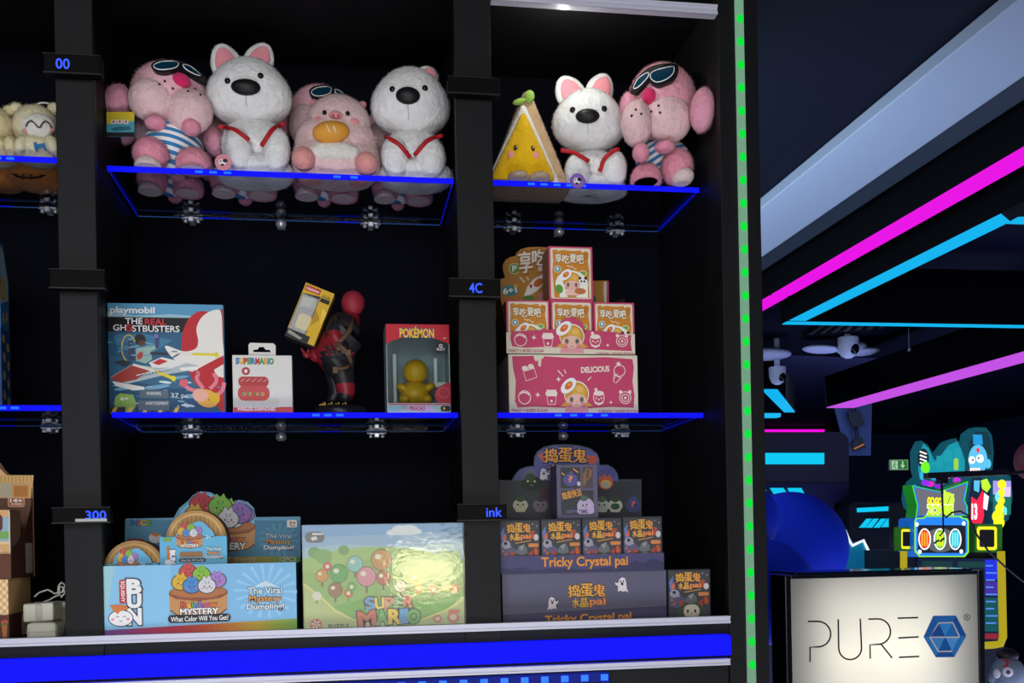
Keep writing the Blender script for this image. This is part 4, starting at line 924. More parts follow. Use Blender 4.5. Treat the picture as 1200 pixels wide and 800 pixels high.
# round dumpling packs
def bunpack(label, cx, cy, r, Y, yb0, yb1, xb0, xb1, zb=None):
    c = at(cx, cy, Y); s = mpp(c); R = r*s
    t = T('dumpling_pack', (c.x, Y+.03, zb if zb is not None else c.z-R), label, 'toy pack', 'round dumpling packs in the blue tray')
    if zb is not None: c.z = zb+R+.0005
    b = B(pm('a8804e')); b.lathe([(R*.98, 0), (R, .004), (R, .016)], (c.x, Y+.002, c.z), 'y'); b.build('steamer_body', t)
    b = B(pm('4a3428')); b.lathe([(R*1.0, .016), (R*1.02, .017), (R*1.02, .03), (R*.98, .031), (R*.98, .034), (R*1.0, .035), (R*1.0, .052)], (c.x, Y+.002, c.z), 'y'); b.build('steamer_lid', t)
    f = Face((c.x-R, Y+.001, c.z-R), (2*R, 0, 0), (0, 0, 2*R), (0, -1, 0), (-100, -100, 100, 100))
    f.oval(0, 0, 90, 90, P_('c49c62')); f.oval(0, 0, 82, 82, P_('b08850'))
    for k in range(-5, 6): f.line([(k*14, -math.sqrt(max(1, 80**2-(k*14)**2))), (k*14, math.sqrt(max(1, 80**2-(k*14)**2)))], 3, P_('8d6a3e'))
    f.done(t, 'lid_weave')
    # front card wrapped round the steamer
    A = at(xb0, (yb0+yb1)/2, Y-.012).x; Z_ = at(xb1, (yb0+yb1)/2, Y-.012).x; za, zc = c.z-R*1.0, c.z-R*1.0+(yb1-yb0)*s
    b = B(pm('5fa6c8')); b.box((A, Y-.012, za), (Z_, Y-.0005, zc), .0008); 
    n = 16; b.prism([(c.x+R*.62*math.cos(PI*k/n), Y-.012, zc-.002+R*.5*math.sin(PI*k/n)*(1+.12*math.cos(5*PI*k/n))) for k in range(n+1)], (0, .0015, 0)); b.build('wrap_card', t)
    f = Face((A, Y-.0125, za), (Z_-A, 0, 0), (0, 0, zc-za), (0, -1, 0), (345, 240, 670, 395))
    f.poly([(345, 372), (670, 372), (670, 395), (345, 395)], P_('8a4a90')); f.poly([(500, 374), (670, 374), (670, 395), (500, 395)], P_('b04a58'))
    basket(f, 490, 236, .48); f.rrect(440, 312, 552, 336, 10, P_('8d6440')); f.rrect(438, 342, 566, 358, 7, P_('24242a')); f.text('What Color Will You Get?', 446, 346, 558, 355, P_('dcdce0'), .01)
    f.text('BUN', 376, 322, 438, 346, P_('dcdae2'), .06, out=P_('33303c'), ow=.06, rot=90); f.rrect(380, 285, 394, 345, 5, P_('b06a3c')); f.oval(386, 358, 16, 13, P_('d8d0d4'))
    f.rect(362, 246, 402, 262, P_('6d9c48')); f.text('NICE', 600, 378, 640, 390, P_('c8b03c'), .03); f.text('3+', 570, 238, 592, 252, P_(W), .02)
    viral(f, 562, 292, 650, 346); f.done(t, 'card_print'); return t
bunpack('round steamer dumpling pack standing in the blue tray near the divider', 157, 668, 35, Y2+.03, 657, 700, 121, 186, zi1)
bunpack('round steamer dumpling pack on top of the blue tray, in front of the cloud card', 230, 632, 35, Y2+.028, 621, 660, 187, 266, zi2)

# ------------------------------------------------------------------ puzzle box
def PW(h, wash='b4b89a', a=.22):  # print colours paled to carry the shrink-wrap's glare
    return pm(''.join('%02x' % round(int(h[k:k+2], 16)*(1-a)+int(wash[k:k+2], 16)*a) for k in (0, 2, 4)))

t, f = crate('puzzle_box', 'shrink-wrapped puzzle box with a green hill and blue sky on the ledge', 'puzzle', 354.3, 543.6, 613.8, Y2+.004, ZS, .045, '8c9468', 'a9b478', (66, 112, 958, 712))
f.rect(66, 112, 958, 330, PW('7c9fc4')); f.poly([(66, 112), (958, 112), (958, 160), (66, 180)], PW('6590c4')); f.poly([(66, 240), (300, 220), (600, 240), (958, 220), (958, 420), (66, 420)], PW('8fb0c0'))
hill = [(66, 300), (150, 270), (260, 250), (360, 240), (480, 236), (620, 246), (760, 270), (880, 300), (958, 320), (958, 530), (860, 590), (720, 640), (560, 660), (420, 650), (330, 630), (240, 580), (170, 510), (66, 420)]
f.poly(hill, PW('7fa452')); f.poly([(66, 300), (150, 270), (260, 250), (360, 240), (480, 236), (480, 300), (300, 320), (160, 380), (66, 360)], PW('8eae5a')); f.poly([(230, 560), (400, 520), (700, 540), (950, 510), (860, 590), (720, 640), (560, 660), (420, 650), (330, 630)], PW('62993c'))
f.line([(66, 430), (170, 515), (240, 585), (330, 634), (420, 655), (560, 665), (720, 645), (860, 595), (955, 535)], 9, PW('cfc66a'))
for x, y, rx, ry in ((560, 160, 34, 16), (600, 146, 44, 26), (650, 142, 50, 24), (690, 156, 34, 16), (635, 160, 74, 16)): f.oval(x, y, rx, ry, PW('c9cfd8'))
for x, y, r, h in ((130, 262, 34, '5d8a4c'), (180, 285, 46, '6a9850'), (290, 252, 30, '5d8a4c'), (900, 300, 40, '6a9850'), (840, 290, 30, '5d8a4c')): f.oval(x, y, r, r*.9, PW(h))
# plain trees, flowers and balloons on the hill
for x, y, r, h in ((262, 380, 50, '4e9440'), (350, 330, 44, '78b0ac'), (412, 400, 54, 'c8788c'), (495, 310, 58, 'b87a3c'), (170, 390, 36, 'c08038'), (240, 470, 40, '8a5c38'), (505, 410, 40, 'b05a44'), (600, 460, 34, 'd0c49c'), (690, 420, 40, 'd6b84c')):
    f.rect(x-6, y+r*.7, x+6, y+r*1.7, PW('6e5638')); f.oval(x, y, r, r*1.05, PW('3a4034')); f.oval(x, y, r*.94, r*.98, PW(h)); f.oval(x-r*.3, y-r*.3, r*.3, r*.26, PW('d8d0b8'))
for x, y, h in ((140, 500, 'c9ccc0'), (200, 340, 'b8484a'), (312, 490, 'b4562e'), (700, 480, 'd4a83a'), (780, 480, 'c8742e'), (855, 468, 'd8b840'), (905, 480, 'c8742e'), (330, 455, '4e9440')):
    f.rect(x-4, y, x+4, y+44, PW('4a7a34'))
    for k in range(6): f.oval(x+16*math.cos(k*PI/3), y+16*math.sin(k*PI/3), 11, 11, PW(h))
    f.oval(x, y, 11, 11, PW('d8cfa8'))
f.rrect(82, 150, 186, 208, 26, PW('4a4a4c')); f.rrect(120, 156, 180, 166, 4, PW('c8c8c4')); f.poly([(112, 180), (140, 172), (150, 190), (120, 198)], PW('c8c8c4'))
f.oval(132, 656, 32, 30, PW('b04038')); 
for k in range(6): f.poly([(132, 656)]+[(132+26*math.cos(k*PI/3+a), 656+24*math.sin(k*PI/3+a)) for a in (0, .5)], PW('d8cfc0'))
f.text('PUZZLE', 200, 658, 310, 684, PW('33342c'), .02)
C5 = [PW('5a86b8'), PW('d8b84a'), PW('c87a5c'), PW('7aa468'), PW('c8683c')]
f.word([(ch, 406+53*i, 520-(i in (0, 4))*2, 452+53*i, 580-(i == 4)*10, C5[i], (-8, -3, 0, 3, 8)[i]) for i, ch in enumerate('SUPER')], .05, PW('2c2a24'), .05)
C6 = [PW('c05038'), PW('5fa44a'), PW('e0b82c'), PW('3f86c0'), PW('4f9a40')]
xs = (364, 462, 530, 600, 634, 710)
f.word([(ch, xs[i]+2, 594-(0, 4, 6, 6, 2)[i], xs[i+1]-8, 670-(0, 4, 8, 10, 6)[i], C6[i], (-5, -2, 0, 2, 4)[i]) for i, ch in enumerate('MARIO')], .05, PW('2c2a24'), .05)
for x, y, r in ((802, 645, 24), (890, 640, 34)): f.oval(x, y, r, r*.9, PW('b8604a')); f.oval(x, y, r*.6, r*.5, PW('d0b49c'))
f.rect(865, 598, 928, 615, PW('b8483a')); f.done(t)
X0, X1, za, zt = t['_d']
sw = clear('shrink_wrap', (.97, .97, .95, 1), rough=.05)
nt = sw.node_tree; gl = [n for n in nt.nodes if n.type == 'BSDF_GLOSSY'][0]
no = nt.nodes.new('ShaderNodeTexNoise'); no.inputs['Scale'].default_value = 25; no.inputs['Detail'].default_value = 3
bp = nt.nodes.new('ShaderNodeBump'); bp.inputs['Strength'].default_value = .02; bp.inputs['Distance'].default_value = .01
nt.links.new(no.outputs['Fac'], bp.inputs['Height']); nt.links.new(bp.outputs[0], gl.inputs['Normal'])
b = B(sw); b.box((X0-.001, Y2-.009, za), (X1+.001, Y2+.0495, zt+.0015), .001)
rng = random.Random(3)
b.m(sw)
for k in range(16):   # crinkled corner
    x = X1-.004-rng.random()*.05; z = zt-rng.random()*.028
    b.prism([(x, Y2-.0095, z), (x+.012+rng.random()*.012, Y2-.0095, z+.004), (x+.01, Y2-.0125, z-.003)], (0, -.0004, 0))
b.build('shrink_wrap', t)

# ------------------------------------------------------------------ beyond the left divider
m_gc = checks('c99a62', 'dcc39a', 150)
Y3 = .03; zs = ZS; hl = lambda x, y, Y: at(x/3.478, 530+y/3.478, Y)
X1 = at(10, 715, Y3).x; zt = at(5, 678.5, Y3).z; t = T('display_box', (X1-.09, Y3+.06, zs), 'closed brown gingham cottage box at the bottom, beside the white adapters', 'box')
b = B(m_gc); b.box((X1-.18, Y3, zs), (X1, Y3+.13, zt), .0008); b.build('carton', t)
def side(X, za, zb_, ya, yb_, rect): return Face((X, ya, za), (0, yb_-ya, 0), (0, 0, zb_-za), (1, 0, 0), rect)
f = side(X1, zs, zt, Y3, Y3+.13, (0, 0, 100, 100)); f.rect(0, 0, 100, 55, P_('b08a5e', )); f.rect(0, 55, 100, 100, P_('4a2c20'))
for k in range(14): f.rect(4+7*k, 4, 7+7*k, 52, P_('c4a478'))
f.rect(55, 58, 86, 92, P_('b8aea0')); f.done(t, 'side_print')
f = Face((X1-.18, Y3, zs), (.18, 0, 0), (0, 0, zt-zs), (0, -1, 0), (-470, 515, 35, 778))
f.rect(-470, 660, 35, 778, P_('5a3424')); f.poly([(2, 700), (28, 700), (24, 750), (6, 750)], P_('b4703a')); 
for x, y in ((6, 690), (18, 685), (27, 690)): f.oval(x, y, 7, 7, P_('b8503a')); f.oval(x-3, y+10, 5, 5, P_('5a7a3a'))
f.done(t)
zm = zt+.0006; X1 = at(13, 640, Y3+.004).x; zt2 = at(5, 597, Y3+.004).z; zh = at(39, 556.5, Y3+.13).z; XH = at(38.6, 590, Y3+.13).x
t = T('display_tray', (X1-.08, Y3+.06, zm), 'open cottage-shaped display tray with a 14+ gingham back card', 'display tray')
b = B(pm('5a3424')); b.box((X1-.18, Y3+.004, zm), (X1, Y3+.0055, zm+(zt2-zm)*.36)); b.build('front_panel', t)
b = B(pm('4a2c20')); zz = lambda u: zm+(zh-.01-zm)*u
b.prism([(X1-.001, Y3+.004, zm), (X1-.001, Y3+.134, zm), (X1-.001, Y3+.134, zz(.93)), (X1-.001, Y3+.125, zz(.72)), (X1-.001, Y3+.09, zz(.5)), (X1-.001, Y3+.04, zz(.33)), (X1-.001, Y3+.004, zz(.28))], (.0012, 0, 0))
b.build('side_panel', t)
f = side(X1+.0003, zm, zz(.5), Y3+.004, Y3+.134, (0, 0, 100, 100)); f.rect(62, 30, 95, 92, P_('a89c90')); f.done(t, 'side_print')
b = B(pm('5c3826')); zc = at(5, 598, Y3+.13).z; xx = lambda x, y: at(x/3.478, 530+y/3.478, Y3+.134)
b.prism([V((XH-.2, Y3+.134, zm)), V((XH, Y3+.134, zm)), V((XH, Y3+.134, zh)), xx(40, 92), xx(20, 70), xx(5, 45), xx(-30, 20), xx(-200, 20)], (0, .0015, 0)); b.build('back_card', t)
o = xx(0, 230); f = Face(o, xx(138, 230)-o, xx(0, 90)-o, (0, -1, 0), (0, 90, 138, 230))
f.poly([(-100, 50), (0, 66), (28, 92), (138, 92), (134, 122), (-100, 122)], P_('cfa86c')); 
for k in range(9): f.rect(2+15*k, 94, 8+15*k, 120, P_('b98a50'))
f.rect(-100, 122, 134, 186, P_('c49a66')); f.rect(-20, 126, 48, 182, P_('b0a488')); f.rect(54, 134, 116, 182, P_('c07c38')); f.rect(60, 138, 110, 178, P_('b0702e'))
f.rrect(32, 182, 100, 222, 10, P_('cdaa86')); f.rrect(35, 185, 97, 219, 8, P_('a85c34')); f.text('14+', 42, 188, 90, 203, P_(W), .03); f.text('AGES', 44, 206, 90, 214, P_(W), .01); f.done(t, 'card_print')
t2, f = crate('blind_box', 'small cottage blind box standing in the open gingham tray', 'box', -26, 12, 597, Y3+.008, zm+.0005, .06, '7a5a48', 'c79a66', (-90, 232, 42, 510))
f.rect(-90, 262, 42, 360, P_('86a4b4')); f.rect(-90, 320, 42, 350, P_('6f9c50')); f.rect(-90, 360, 42, 372, P_('d0b088')); f.rrect(-60, 250, 12, 320, 18, P_('5a2e28')); f.oval(-10, 405, 20, 22, P_('c8a48c'))
f.rect(-90, 440, 42, 510, P_('5a3424')); f.poly([(6, 415), (38, 415), (34, 460), (12, 460)], P_('b4703a')); f.rect(36, 240, 42, 420, P_('bdb4ac')); f.done(t2)
# white power adapters and cable
t = T('power_adapter', at(45, 752, .05), 'white power adapter standing on the ledge below the tilted one', 'adapter'); t.location.z = ZS; t['_o'] = tuple(t.location)
mw = pm('c3c2b2', .35)
A, Z_ = at(30, 740, .05), at(66, 740, .05); zt = at(48, 729, .05).z
b = B(mw); b.box((A.x, .05, ZS), (Z_.x, .11, zt), .008); b.build('casing', t)
b = B(pm('a3a296', .4)); b.box((A.x+.001, .0495, (ZS+zt)/2-.0006), (Z_.x-.001, .051, (ZS+zt)/2+.0006)); b.build('seam', t)
t = T('power_adapter', at(45, 728, .055), 'white power adapter with rounded end lying tilted on the one beneath', 'adapter'); t.location.z = zt; t['_o'] = tuple(t.location)
p0, p1, p3 = at(26.5, 728, .05), at(63, 727, .05), at(27, 710, .05)
b = B(mw); b.obox(V((p0.x, .05, zt+.0005)), V((p1.x-p0.x, -.004, .002)), V((0, .001, .033)), V((.002, .055, 0))); bmesh.ops.bevel(b.bm, geom=list(b.bm.edges), offset=.004, segments=2, affect='EDGES', profile=.5); b.build('casing', t)
b = B(pm('a9a89a', .4)); q = V((p0.x+(p1.x-p0.x)*.42, .0465, zt+.004)); b.box(q, q+V((.012, .004, .028)), .002); b.build('connector', t)
t = T('power_adapter', at(66, 745, .13), 'white power adapter behind the two others, touching the divider', 'adapter'); t.location.z = ZS; t['_o'] = tuple(t.location)
b = B(pm('b5b4a6', .35)); b.box((at(58, 720, .13).x, .13, ZS), (P1L+.004, .17, at(66, 705, .13).z), .006); b.build('casing', t)
b = B(pm('c9c8be', .4)); pts = [at(x/3.478, 530+y/3.478, .125) for x, y in ((140, 588), (160, 570), (190, 560), (220, 575), (250, 570), (262, 545), (250, 530), (236, 545), (234, 575), (250, 590), (262, 575), (255, 550), (243, 548), (240, 580), (215, 590), (190, 605), (172, 612))]
zr = []
for i, (p, q) in enumerate(zip(pts, pts[1:])):
    for k in range(3): zr.append(p.lerp(q, k/3)+V((0, .004*(i % 3), 0)))
zr += [pts[-1]]+[pts[-1].lerp(V((pts[-1].x-.004, .1, zt+.033)), k/4) for k in range(1, 5)]
b.tube(zr, .0016, 6); b.build('cable', None, 'thin white cable looped above the white power adapters', None, 'cable')
# tall navy pack on the middle shelf
Y4 = SB+.03; X1 = at(2, 440, Y4).x; dp = .13
zt = at(15, 390, Y4+.05).z
t = T('toy_box', (X1-.08, Y4+.06, Z2L), 'navy box with yellow spots beneath a clear-sided carton on the shelf past the divider', 'toy box')
b = B(pm('173a66')); b.box((X1-.16, Y4, Z2L), (X1, Y4+dp*.42, zt), .001); b.build('carton', t)
f = side(X1, Z2L, zt, Y4, Y4+dp*.42, (0, 0, 100, 240))
for i, (x, y) in enumerate(((25, 30), (70, 50), (30, 85), (75, 105), (72, 160), (28, 140), (70, 215), (25, 200))): f.oval(x, y, 16, 14, P_('8f8048'), 30*i)
f.done(t, 'side_print')
zt0 = zt+.0005; zt = at(5, 284, Y4).z
t = T('toy_box', (X1-.08, Y4+.06, zt0), 'blue carton with a pale clear side standing on the navy spotted box', 'toy box')
b = B(pm('2a5a86')); zz = lambda u: zt0+(zt-zt0)*u
b.prism([(X1-.16, Y4, zt0), (X1, Y4, zt0), (X1, Y4+.05, zt0), (X1-.16, Y4+.05, zt0)], (0, 0, zz(.3)-zt0)); b.prism([(X1, Y4, zz(.3)), (X1, Y4+.05, zz(.3)), (X1, Y4+.05, zz(.62)), (X1, Y4+.02, zt), (X1, Y4, zt)], (-.16, 0, 0)); b.build('carton', t)
f = side(X1, zt0, zt, Y4, Y4+.05, (0, 0, 100, 100)); f.poly([(6, 4), (38, 4), (94, 42), (94, 62), (6, 72)], P_('7d98a4')); f.poly([(6, 40), (50, 40), (60, 64), (6, 68)], P_('a87c30'))
for i, (x, y) in enumerate(((30, 88), (70, 84))): f.oval(x, y, 12, 7, P_('8f8048'))
f.done(t, 'side_print')
# ------------------------------------------------------------------ plush toys
WH, PNK, PALE, DPINK = 'dcdde0', 'dc9ab0', 'e8babd', 'da8ea4'
m_nose = pm('131316', .45); m_red = pm('a5161f', .5); m_wl = pm('d9d9d9', .6)
def E_(px, py, rx, ry, Y, dr, dy=0):
    """ellipsoid given by its outline in the view: centre, radii"""
    c = at(px, py, Y+dy); s = mpp(c); return (c, (rx*s, dr, ry*s))
FD = 110000     # fur blades per square metre
def bod(name, t, ells, mat, z0, fur=.008, rots=None, fn=None, dens=1):
    b = B(mat)
    zf = z0+.0006+{'body': .0022, 'leg': .001, 'sole': .0004, 'foot': 0, 'arm': .003}.get(name, .0014)
    for i, (c, r) in enumerate(ells):
        n0 = len(b.bm.verts); b.ell(c, r, rot=(rots[i] if rots else (0, 0, 0)), fn=fn); b.bm.verts.ensure_lookup_table()
        for v in list(b.bm.verts)[n0:]: v.co.z = max(v.co.z, zf+.0009*i)
    ar = sum(f.calc_area() for f in b.bm.faces)
    for f in b.bm.faces: f.normal_update()
    if fur: b.fur(int(ar*FD*dens), fur)
    b.floor(zf)
    return b.build(name, t, norm=False)
def pink_plush(label, Y, z0, d, group):
    c = at(*d['body'][:2], Y)
    t = T('plush_dog', (c.x, Y, z0), label, 'plush toy', group)
    H = E_(*d['head'], Y, .066)
    ck = [E_(*q, Y, .034, -.042) for q in d['cheeks']]
    bod('head', t, [H], fuzz(d.get('hc', PNK)), z0)
    bod('muzzle', t, ck, fuzz(PALE), z0, .005)
    for q in d['ears']: bod('ear', t, [E_(*q[:4], Y, .028, q[4])], fuzz(PNK), z0, .008, [(0, q[5], 0)])
    BD = E_(*d['body'], Y, .05, d.get('bdy', -.005))
    b = B(stripes('dfe2e4', '2a78ac', 70, d.get('tilt', .15), d.get('bend', 2.5))); b.ell(*BD); b.floor(z0+.0008); b.build('swimsuit', t)
    for q in d['arms']: bod('arm', t, [E_(*q, Y, .02, -.055)], fuzz(DPINK), z0, .005)
    for (x, y, rx, ry, sx, sy, sr) in d['legs']:
        L = E_(x, y, rx, ry, Y, .036, d.get('ldy', -.05))
        bod('leg', t, [L], fuzz(DPINK), z0)
        S_ = (L[0]+V((at(sx, sy, Y)-at(x, y, Y)))+V((0, -.012, -.003)), (sr*mpp(c), .03, sr*.8*mpp(c)))
        bod('sole', t, [S_], fuzz('e3c4c2'), z0, .004)
    b = B(fuzz('cc2a62', 1.2)); feat(b, *d['nose'], ck+[H], .012, d.get('nr', 0)); b.build('nose', t)
    b = B(m_nose)
    for x, y in d['dots']: feat(b, x, y, 1.6, 1.6, ck+[H], .002, seg=8)
    b.build('whisker_dots', t)
    b = B(m_nose)
    onto(b, curvy(d['gog']), [H], .010); b.build('goggles', t)
    gt = t.children[-1] if False else None
    b = B(pm('0d3044', .15)); 
    for L in d['lens']: onto(b, curvy(L), [H], .0115)
    b.build('goggle_lens', t)
    b = B(m_wl)
    for L in d['lens']:
        b.tube([P+n*.0118 for P, n in (hit(x, y, [H]) for x, y in curvy(L))], .0011, 5, closed=True)
    b.build('goggle_rim', t)
    # round tail behind
    bod('tail', t, [(at(d['body'][0], d['body'][1], Y)+V((0, .045, -.0)) - V((0, 0, at(0, d['body'][1], Y).z-z0-.012)), (.016, .014, .012))], fuzz(DPINK), z0, .004)
    if 'tag' in d:
        x0, y0, x1, y1 = d['tag']; o = at(x0, y1, Y-.04); f_u = at(x1, y1, Y-.04)-o; f_v = at(x0, y0, Y-.04)-o
        b = B(pm('3f90a8')); b.obox(o, f_u, f_v, V((0, .0015, 0))); g = b.build('hang_tag', t, 'yellow and blue cardboard tag')
        f = Face(o, f_u, f_v, (0, -1, 0), (80, 325, 182, 418)); f.rect(80, 325, 182, 372, P_('cdb82a')); f.poly([(80, 372), (182, 360), (182, 405), (80, 405)], P_('4a9cb0')); f.rect(80, 402, 182, 418, P_('17181c'))
        for x in (105, 128, 151): f.rect(x-9, 355, x+9, 370, P_('d8d8d8')); f.rect(x-4, 358, x+4, 366, P_('b04a4a'))
        f.poly([(95, 390), (120, 380), (165, 380), (170, 392), (110, 398)], P_('2c6a80')); f.done(g, 'tag_print')
    return t
YF = SB+.07      # front row depth
z6 = lambda x, y: (100+x/3.2, 30+y/3.2)
p1 = dict(head=(198, 111, 43, 36), cheeks=[(178, 117, 27, 25), (222, 131, 27, 26)], ears=[(138, 118, 16, 19, -.01, .3), (250, 165, 12, 18, .02, -.3)],
    body=(203, 172, 33, 31), arms=[(182, 144, 12, 8.5), (224, 149, 11, 10)],
    legs=[(177, 181, 20.5, 19, 175, 196, 15), (227, 193, 20.5, 19, 227, 207, 15)], nose=(213, 94, 11, 8), nr=-15,
    dots=[z6(*q) for q in ((278, 220), (298, 208), (328, 236), (385, 246), (413, 237), (432, 259), (345, 215))],
    gog=[z6(*q) for q in ((255, 168), (268, 154), (300, 148), (345, 150), (385, 165), (425, 195), (440, 222), (420, 215), (380, 190), (340, 182), (300, 188), (270, 184))],
    lens=[[z6(*q) for q in ((265, 168), (285, 157), (320, 154), (345, 160), (335, 174), (300, 180), (275, 178))], [z6(*q) for q in ((360, 165), (385, 172), (415, 198), (400, 196), (370, 180))]],
    tag=(125, 131, 157.5, 160), tilt=.2, bend=2.2, hc='e2aab6')
GP = 'pink plush dogs'
PK1 = pink_plush('pink plush dog in striped swimsuit with yellow hang tag, at the end beside the divider', YF, Z1, p1, GP)
z7 = lambda x, y: (550+x/3.477, 60+y/3.477)
p2 = dict(head=(776, 121, 40, 45), cheeks=[(746, 145, 18, 27), (783, 139, 28, 28)], ears=[(823, 129, 14, 26, -.09, .1), (735, 125, 8, 16, .02, 0)],
    body=(776, 185, 32, 22), arms=[(751, 179, 9.5, 10.5), (779, 172, 12, 7)],
    legs=[(757, 212, 18, 20, 755, 226, 13), (793.5, 196, 18.5, 21.5, 797, 208, 13)], nose=(760.5, 112.5, 8.5, 9.5), nr=0,
    dots=[z7(*q) for q in ((661, 264), (678, 238), (700, 255), (741, 246), (771, 222), (777, 250), (662, 262))],
    gog=[z7(*q) for q in ((672, 172), (684, 140), (712, 105), (745, 82), (795, 70), (838, 74), (842, 100), (830, 128), (800, 143), (770, 152), (745, 140), (738, 128), (718, 150), (700, 168), (684, 182))],
    lens=[[z7(*q) for q in ((745, 122), (748, 105), (775, 92), (810, 84), (826, 86), (822, 108), (800, 128), (772, 138), (755, 134))], [z7(*q) for q in ((686, 158), (700, 128), (726, 108), (738, 106), (735, 120), (716, 142), (698, 158))]],
    ldy=-.018, bdy=.03, tilt=-.5, bend=.5, hc='dd9cac')
pink_plush('pink plush dog with large dark goggles leaning by the side panel', YF-.055, Z1, p2, GP)
# second row behind the front row: feet show through the acrylic
def dx(px): return at(px, 232, YF+.135).x-at(202, 200, YF).x
for px, lb, sc, sz in ((200, 'pink plush dog in the second row, hidden behind the tagged pink plush dog', .9, .98), (284, 'pink plush dog in the second row, behind the white dog with the round tag', .92, .98),
               (378, 'pink plush dog in the second row with black goggles showing, behind the plush pig', .92, 1.13), (466, 'pink plush dog in the second row, behind the white dog next to the middle divider', .88, .98)):
    k = dup(PK1, (dx(px), .135, 0), lb, 0, (sc, .95, sz), GP, ('hang_tag', 'tag_print'))
def dog(label, Y, z0, d):
    c = at(*d['head'][:2], Y); t = T('plush_dog', (c.x, Y, z0), label, 'plush toy', 'white plush dogs')
    H = E_(*d['head'], Y, .062, -.01); fnh = lambda p: (p.x*(1.04-.14*p.z-.06*(p.z > .3)*p.z), p.y, p.z)
    w = fuzz(WH)
    bod('head', t, [H], w, z0, .006, fn=fnh)
    for (x, y, rx, ry, r) in d['ears']:
        Ee = E_(x, y, rx, ry, Y, .012, -.0)
        b = B(w); b.ell(*Ee, rot=(0, r, 0), fn=lambda p: (p.x*(1-.2*max(p.z, -.3)), p.y, p.z)); b.fur(500, .005); b.build('ear', t, norm=False)
        s = mpp(c); q = (Ee[0]+V((.001, -.009, -.003)), (rx*s*.68, .006, ry*s*.78))
        b = B(pm('d98a94', .8)); b.ell(*q, rot=(0, r, 0), fn=lambda p: (p.x*(1-.2*max(p.z, -.3)), p.y, p.z)); b.build('inner_ear', t, 'pink inner ear')
    BD = E_(*d['body'], Y, .05); BS = E_(*d['base'], Y, .064, .004)
    bod('body', t, [BD, BS], w, z0)
    A = [E_(*q[:4], Y, .026, -.045) for q in d['arms']]
    for q, e in zip(d['arms'], A): bod('arm', t, [e], w, z0, .006, [(0, q[4], 0)])
    for (x, y, rx, ry) in d['feet']: bod('foot', t, [(lambda e: (V((e[0].x, e[0].y, z0+.016)), (e[1][0], .032, .018)))(E_(x, y, rx, ry, Y, .03, .0))], w, z0)
    b = B(m_nose); feat(b, *d['nose'], [H], .012); b.build('nose', t)
    for x, y in d['eyes']: b = B(pm('0c0c0e', .12)); feat(b, x, y, 3.6, 3.6, [H], .005); b.build('eye', t)
    for s_ in d['straps']:
        b = B(m_red); pts = along(s_, A+[BD], 8, .004); b.tube(pts, .0043, 6); b.build('strap', t, 'red strap')
    b = B(pm('b9bcc4', .7)); pts = along(d['mouth'], [H], 6, .003); b.tube(pts, .0009, 5); b.build('mouth_seam', t)
    if 'tag' in d:
        x, y, r, h, h2 = d['tag']; P = at(x, y, Y-.085); s = mpp(P)
        b = B(pm(h)); b.lathe([(r*s, 0), (r*s, .0015)], P, 'y', 24); g = b.build('hang_tag', t, 'round tag')
        f = Face(P+V((-r*s, 0, -r*s)), (2*r*s, 0, 0), (0, 0, 2*r*s), (0, -1, 0), (-10, -10, 10, 10)); f.oval(0, 0, 8.6, 8.6, P_(h2)); f.oval(-1, 0, 4.5, 4, P_('d8d4d4')); f.oval(2.5, -2, 3, 2.4, P_('1a1a1c')); f.oval(-3, -1, .9, 1.1, P_('1a1a1c')); f.oval(.2, -2.5, .9, 1.1, P_('1a1a1c')); f.rrect(-3, 2, 1, 4.5, 1, P_('1a1a1c')); f.done(g, 'tag_print')
    return t
dog('white plush dog with tall pink ears and a round pink tag at its paw', YF, Z1, dict(head=(292, 109, 47, 39.5), ears=[(264.5, 73, 18, 22, -.3), (304.5, 69, 17, 20, .45)],
    body=(298, 172, 38, 34), base=(299, 203, 45, 21), arms=[(280, 177, 16, 27, -.12), (324, 178, 15.5, 27, .1)], feet=[(278, 216, 18, 8), (322, 216, 18, 8)], nose=(288, 102, 17.2, 9.4), eyes=[(266.7, 94.8), (305.3, 88.8)],
    straps=[[(261, 149), (277, 154), (290, 165)], [(332, 146), (320, 153), (309, 171)]], mouth=[(288, 112), (289, 124)], tag=(261.5, 190, 9.5, 'c98a96', 'c87a88')))
dog('white plush dog with folded-back ear and red straps next to the middle divider', YF, Z1, dict(head=(481, 121, 44, 40), ears=[(503, 86, 12, 7, .5)],
    body=(484, 182, 37, 30), base=(487, 207, 44, 18), arms=[(463, 185, 16, 25, -.08), (504, 186, 18, 24, .06)], feet=[(468, 216, 17, 8), (505, 216, 17, 8)], nose=(478, 112, 14.4, 10), eyes=[(459.8, 104.5), (498, 103.2)],
    straps=[[(454, 162), (467, 170), (478, 184)], [(516, 159), (500, 167), (488, 182)]], mouth=[(478, 123), (479, 140)]))
dog('white plush dog with pink ears and a round purple tag beside the yellow cake plush', YF, Z1, dict(head=(689.5, 142, 41, 36), ears=[(667.5, 108, 18, 20, -.5), (703.5, 104, 16, 19, .4)],
    body=(696, 205, 35, 28), base=(692, 224, 43, 17), arms=[(677, 203, 15, 22, -.1), (719, 200, 15, 24, .08)], feet=[(676, 236, 17, 7), (712, 236, 16, 7)], nose=(688.6, 136, 14.2, 8.4), eyes=[(671, 128.8), (708, 127.4)],
    straps=[[(659, 177), (674, 181), (688, 190)], [(722.5, 175.6), (711, 185), (702, 201)]], mouth=[(688.6, 145), (689, 156)], tag=(677, 212, 9, '6a4a9a', '7a5aa8')))
